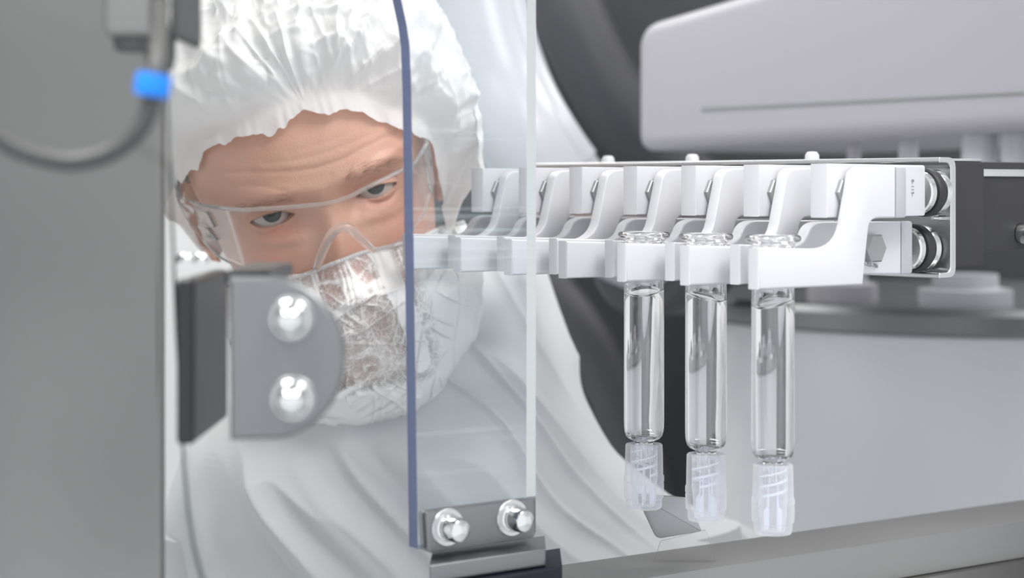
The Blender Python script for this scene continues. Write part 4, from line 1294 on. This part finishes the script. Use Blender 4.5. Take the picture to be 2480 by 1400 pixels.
# --- safety glasses
def wrapF(p):
    x, y = p[..., 0]-0, p[..., 1]
    return (np.abs(x)/76)**2.5+(np.abs(np.minimum(y-52, 0))/94.0)**2.5-1+np.where(y > 52, 0, 0)
top_g = [(431, 470), (445, 480), (490, 497), (540, 504), (590, 508), (680, 503), (780, 494), (815, 487), (850, 474), (900, 448), (950, 423), (1000, 398), (1022, 368), (1034, 345)]
bot_g = [(431, 484), (447, 520), (490, 580), (530, 622), (590, 655), (680, 668), (742, 664), (768, 648), (782, 612), (797, 580), (812, 561), (832, 552), (852, 558), (872, 576), (905, 606), (950, 594), (1000, 555), (1034, 505), (1050, 440), (1056, 390), (1045, 350)]
def lens_pts(pxs, n):
    q = np.array(spline(pxs, n)); return [hit(a, b, wrapF) for a, b in q]
NG = 110
tg = np.array(spline(top_g, NG)); bgx = np.array(spline(bot_g, NG))
# pair top and bottom by image x
xt = np.linspace(431, 1034, NG)
ztop_ = np.interp(xt, [p[0] for p in top_g], [p[1] for p in top_g])
xb_ = np.linspace(431, 1050, NG)
zb_l = np.interp(xb_, [p[0] for p in bot_g[:19]], [p[1] for p in bot_g[:19]])
rows = 24
LG = np.zeros((rows, NG, 3))
for j in range(rows):
    t_ = j/(rows-1)
    for i in range(NG):
        px = xt[i]*(1-t_)+xb_[i]*t_; py = ztop_[i]*(1-t_)+zb_l[i]*t_
        LG[j, i] = hit(px, py, wrapF)
gl = bpy.data.objects.new('safety_glasses', None)
lens_me = grid_mesh('lens', l2w(LG.reshape(-1, 3)).reshape(LG.shape))
glasses = link('safety_glasses', lens_me, M['lens'], person)
bpy.data.objects.remove(gl)
sol = glasses.modifiers.new('thickness', 'SOLIDIFY'); sol.thickness = 0.0018; sol.offset = 0
bm = tube_bm([l2w(LG[0, i]+np.array((0, -.6, 0))) for i in range(NG)], 0.0013, 10)
bm_link('brow_rim', bm, M['clear_plastic'], glasses, angle=80)
lo_ = [LG[-1, i] for i in range(NG)]
bm = tube_bm([l2w(p) for p in lo_], 0.0007, 8)
bm_link('lower_rim', bm, M['clear_plastic'], glasses, angle=80)
nb = [(764, 652), (770, 640), (782, 610), (797, 578), (812, 559), (832, 551), (852, 557), (872, 576), (890, 594), (908, 608)]
bm = tube_bm([l2w(hit(a, b, wrapF)+np.array((0, 0.4, 0))) for a, b in spline(nb, 60)], [0.0029*(1-0.45*abs(k/30-1)**3) for k in range(61)], 14)
def gl_glass():
    m, nt, b, out = new_mat('clear_polymer'); pset(b, col=(1, 1, 1, 1), rough=0.04, trans=0.92, ior=1.42); return m
M['polymer'] = gl_glass()
bm_link('nose_bridge', bm, M['polymer'], glasses, angle=80)
# temples: flat clear arms running back to the ears, with moulded blades at the hinge
for s, i in ((-1, 0), (1, NG-1)):
    p0 = LG[1, i]; p1 = LG[-3, i]
    top_ = [p0, p0+np.array((s*1.0, 25, 1)), np.array((s*80, 92, p0[2]+2))]
    bot_ = [p0*.35+p1*.65, np.array((p0[0]+s*1.0, p0[1]+25, p0[2]-9)), np.array((s*80, 92, p0[2]-4))]
    A_ = np.array(spline(top_, 24)); B_ = np.array(spline(bot_, 24))
    bm = bmesh.new()
    for q in range(24):
        vsq = [bm.verts.new(l2w(p)) for p in (A_[q], A_[q+1], B_[q+1], B_[q])]
        bm.faces.new(vsq)
    bmesh.ops.remove_doubles(bm, verts=bm.verts, dist=1e-6)
    tm = bm_link('temple', bm, M['clear_plastic'], glasses, smooth=True)
    so = tm.modifiers.new('thickness', 'SOLIDIFY'); so.thickness = 0.0026; so.offset = 0
for blade in ([(470, 505), (500, 512), (520, 552), (505, 550), (482, 525)], [(476, 540), (505, 556), (527, 583), (512, 582), (486, 560)], [(438, 488), (470, 500), (472, 520), (452, 512)],
              [(1030, 352), (1044, 368), (1052, 440), (1046, 470), (1034, 400)]):
    pts = [Vector(l2w(hit(a, b, wrapF)+np.array((0, -1.6, 0)))) for a, b in round_poly(blade, 8, 4)]
    nrm = (pts[2]-pts[0]).cross(pts[5]-pts[0]).normalized()
    bm_link('hinge_blade', prism_bm(pts, nrm*0.0016, 0.0003, 1), M['polymer'], glasses, angle=40)

# --- coverall
ZY = lambda py: CZ+(HY-py)*1.19/F
XX = lambda px: (px-1240)*1.19/F
rows_ = [  # image row, left, right, centre depth, half depth
    (612, 960, 1262, 1.255, .050), (640, 930, 1290, 1.245, .070), (680, 880, 1306, 1.24, .085), (740, 800, 1330, 1.235, .10), (830, 700, 1368, 1.225, .115), (950, 590, 1403, 1.205, .125),
    (1060, 470, 1455, 1.19, .135), (1120, 432, 1500, 1.19, .138), (1190, 405, 1585, 1.19, .140), (1255, 395, 1668, 1.19, .140), (1300, 394, 1790, 1.19, .14), (1345, 392, 1905, 1.19, .140), (1440, 395, 1930, 1.19, .14),
    (1600, 420, 1900, 1.195, .14), (1900, 470, 1720, 1.20, .135), (2300, 500, 1690, 1.21, .14), (2700, 480, 1710, 1.21, .14), (3000, 520, 1670, 1.21, .13)]
rw = np.array(rows_, float)
pyv = np.concatenate([np.linspace(612, 1450, 300), np.linspace(1470, 3000, 70)])
def smi(col):
    acc = 0
    for o, w in ((-30, .15), (-15, .2), (0, .3), (15, .2), (30, .15)):
        acc = acc+w*np.interp(np.clip(pyv+o, 612, 3000), rw[:, 0], rw[:, col])
    return acc
Lx, Rx, Cy, Hy = smi(1), smi(2), smi(3)+.03, smi(4)
nc_ = 520
an = np.linspace(0, 2*PI, nc_, endpoint=False)
Gs = np.zeros((len(pyv), nc_, 3))
for j in range(len(pyv)):
    z = ZY(pyv[j]); xl, xr_ = XX(Lx[j]), XX(Rx[j]); cx_ = (xl+xr_)/2; hx = (xr_-xl)/2
    e = 2/2.3
    Gs[j] = np.stack([cx_+hx*np.sign(np.cos(an))*np.abs(np.cos(an))**e, Cy[j]+Hy[j]*np.sign(np.sin(an))*np.abs(np.sin(an))**e, np.full(nc_, z)], -1)
fs = Gs.reshape(-1, 3)
q1 = fs[:, 0]*math.cos(.55)+(fs[:, 2]-1.3)*math.sin(.55); q2 = -fs[:, 0]*math.sin(.55)+(fs[:, 2]-1.3)*math.cos(.55)
pn = np.stack([q1*21+1.2*fbm(fs*5, 78, 2), q2*3.2, fs[:, 1]*5], -1)
fold = np.clip(ridge(pn, 81, 1), 0, 1)**1.4*0.024+np.clip(ridge(pn*np.array((2.2, 1.5, 2))+5, 91, 1), 0, 1)**1.5*0.009+fbm(fs*14, 95, 2)*0.006
ctr = np.stack([np.repeat((XX(Lx)+XX(Rx))/2, nc_), np.repeat(Cy, nc_), fs[:, 2]], -1)
dirn = fs-ctr; dirn /= np.linalg.norm(dirn, axis=1)[:, None]+1e-9
sidew = 1-0.75*np.abs(dirn[:, 0])
fs2 = fs+dirn*(fold*sidew)[:, None]
SUITW = fs2.reshape(Gs.shape)
cov = link('coverall', grid_mesh('coverall', SUITW[::-1], wrap=True, cap1=True), M['suit'], person)
# trouser legs, shoes, sleeves beyond the frame
for s in (-1, 1):
    cxh = (XX(520)+XX(1670))/2+s*0.075
    zh = ZY(3000)
    bm = tube_bm(spline([(cxh, 1.21, zh+.02), (cxh+s*.01, 1.20, .45), (cxh+s*.015, 1.22, .08)], 20), [0.088-0.03*k/20 for k in range(21)], 28)
    bm_link('trouser_leg', bm, M['suit'], cov, angle=60)
    bm = box_bm((cxh+s*.015-.05, 1.03, 0.001), (cxh+s*.015+.05, 1.30, .085), .03, 4)
    bm_link('overshoe', bm, M['suit'], cov, angle=60)
    xs = XX(395)+.035 if s < 0 else XX(1745)-.045
    sl = spline([(xs, 1.20, ZY(1300)), (xs+s*.03, 1.18, 1.02), (xs+s*.02, 1.06, .90), (xs-s*.01, .98, .90)], 30)
    bm = tube_bm(sl, [0.060-0.022*k/30 for k in range(31)], 28)
    bm_link('sleeve', bm, M['suit'], cov, angle=60)
    # gloved hand with five fingers, relaxed
    M.setdefault('glove', simple('white_glove', (0.8, 0.82, 0.84, 1), 0.5))
    w0 = Vector(sl[-1])
    bm = tube_bm([w0+Vector((0, .01, 0)), w0+Vector((0, -.03, -.004)), w0+Vector((0, -.07, -.01)), w0+Vector((0, -.092, -.014))], [.026, .036, .040, .030], 20, flat=0.45)
    for q, (dx, ln) in enumerate(((-.028, .066), (-.009, .074), (.010, .070), (.027, .056))):
        b0 = w0+Vector((dx, -.085, -.013))
        tube_bm([b0, b0+Vector((dx*.1, -ln*.45, -.006)), b0+Vector((dx*.15, -ln*.8, -.022)), b0+Vector((dx*.15, -ln, -.036))], [.0095, .009, .008, .005], 12, bm)
    b0 = w0+Vector((-s*.030, -.03, -.006))
    tube_bm([b0, b0+Vector((-s*.022, -.025, -.008)), b0+Vector((-s*.030, -.052, -.016))], [.012, .0105, .006], 12, bm)
    bm_link('glove', bm, M['glove'], cov, angle=60)
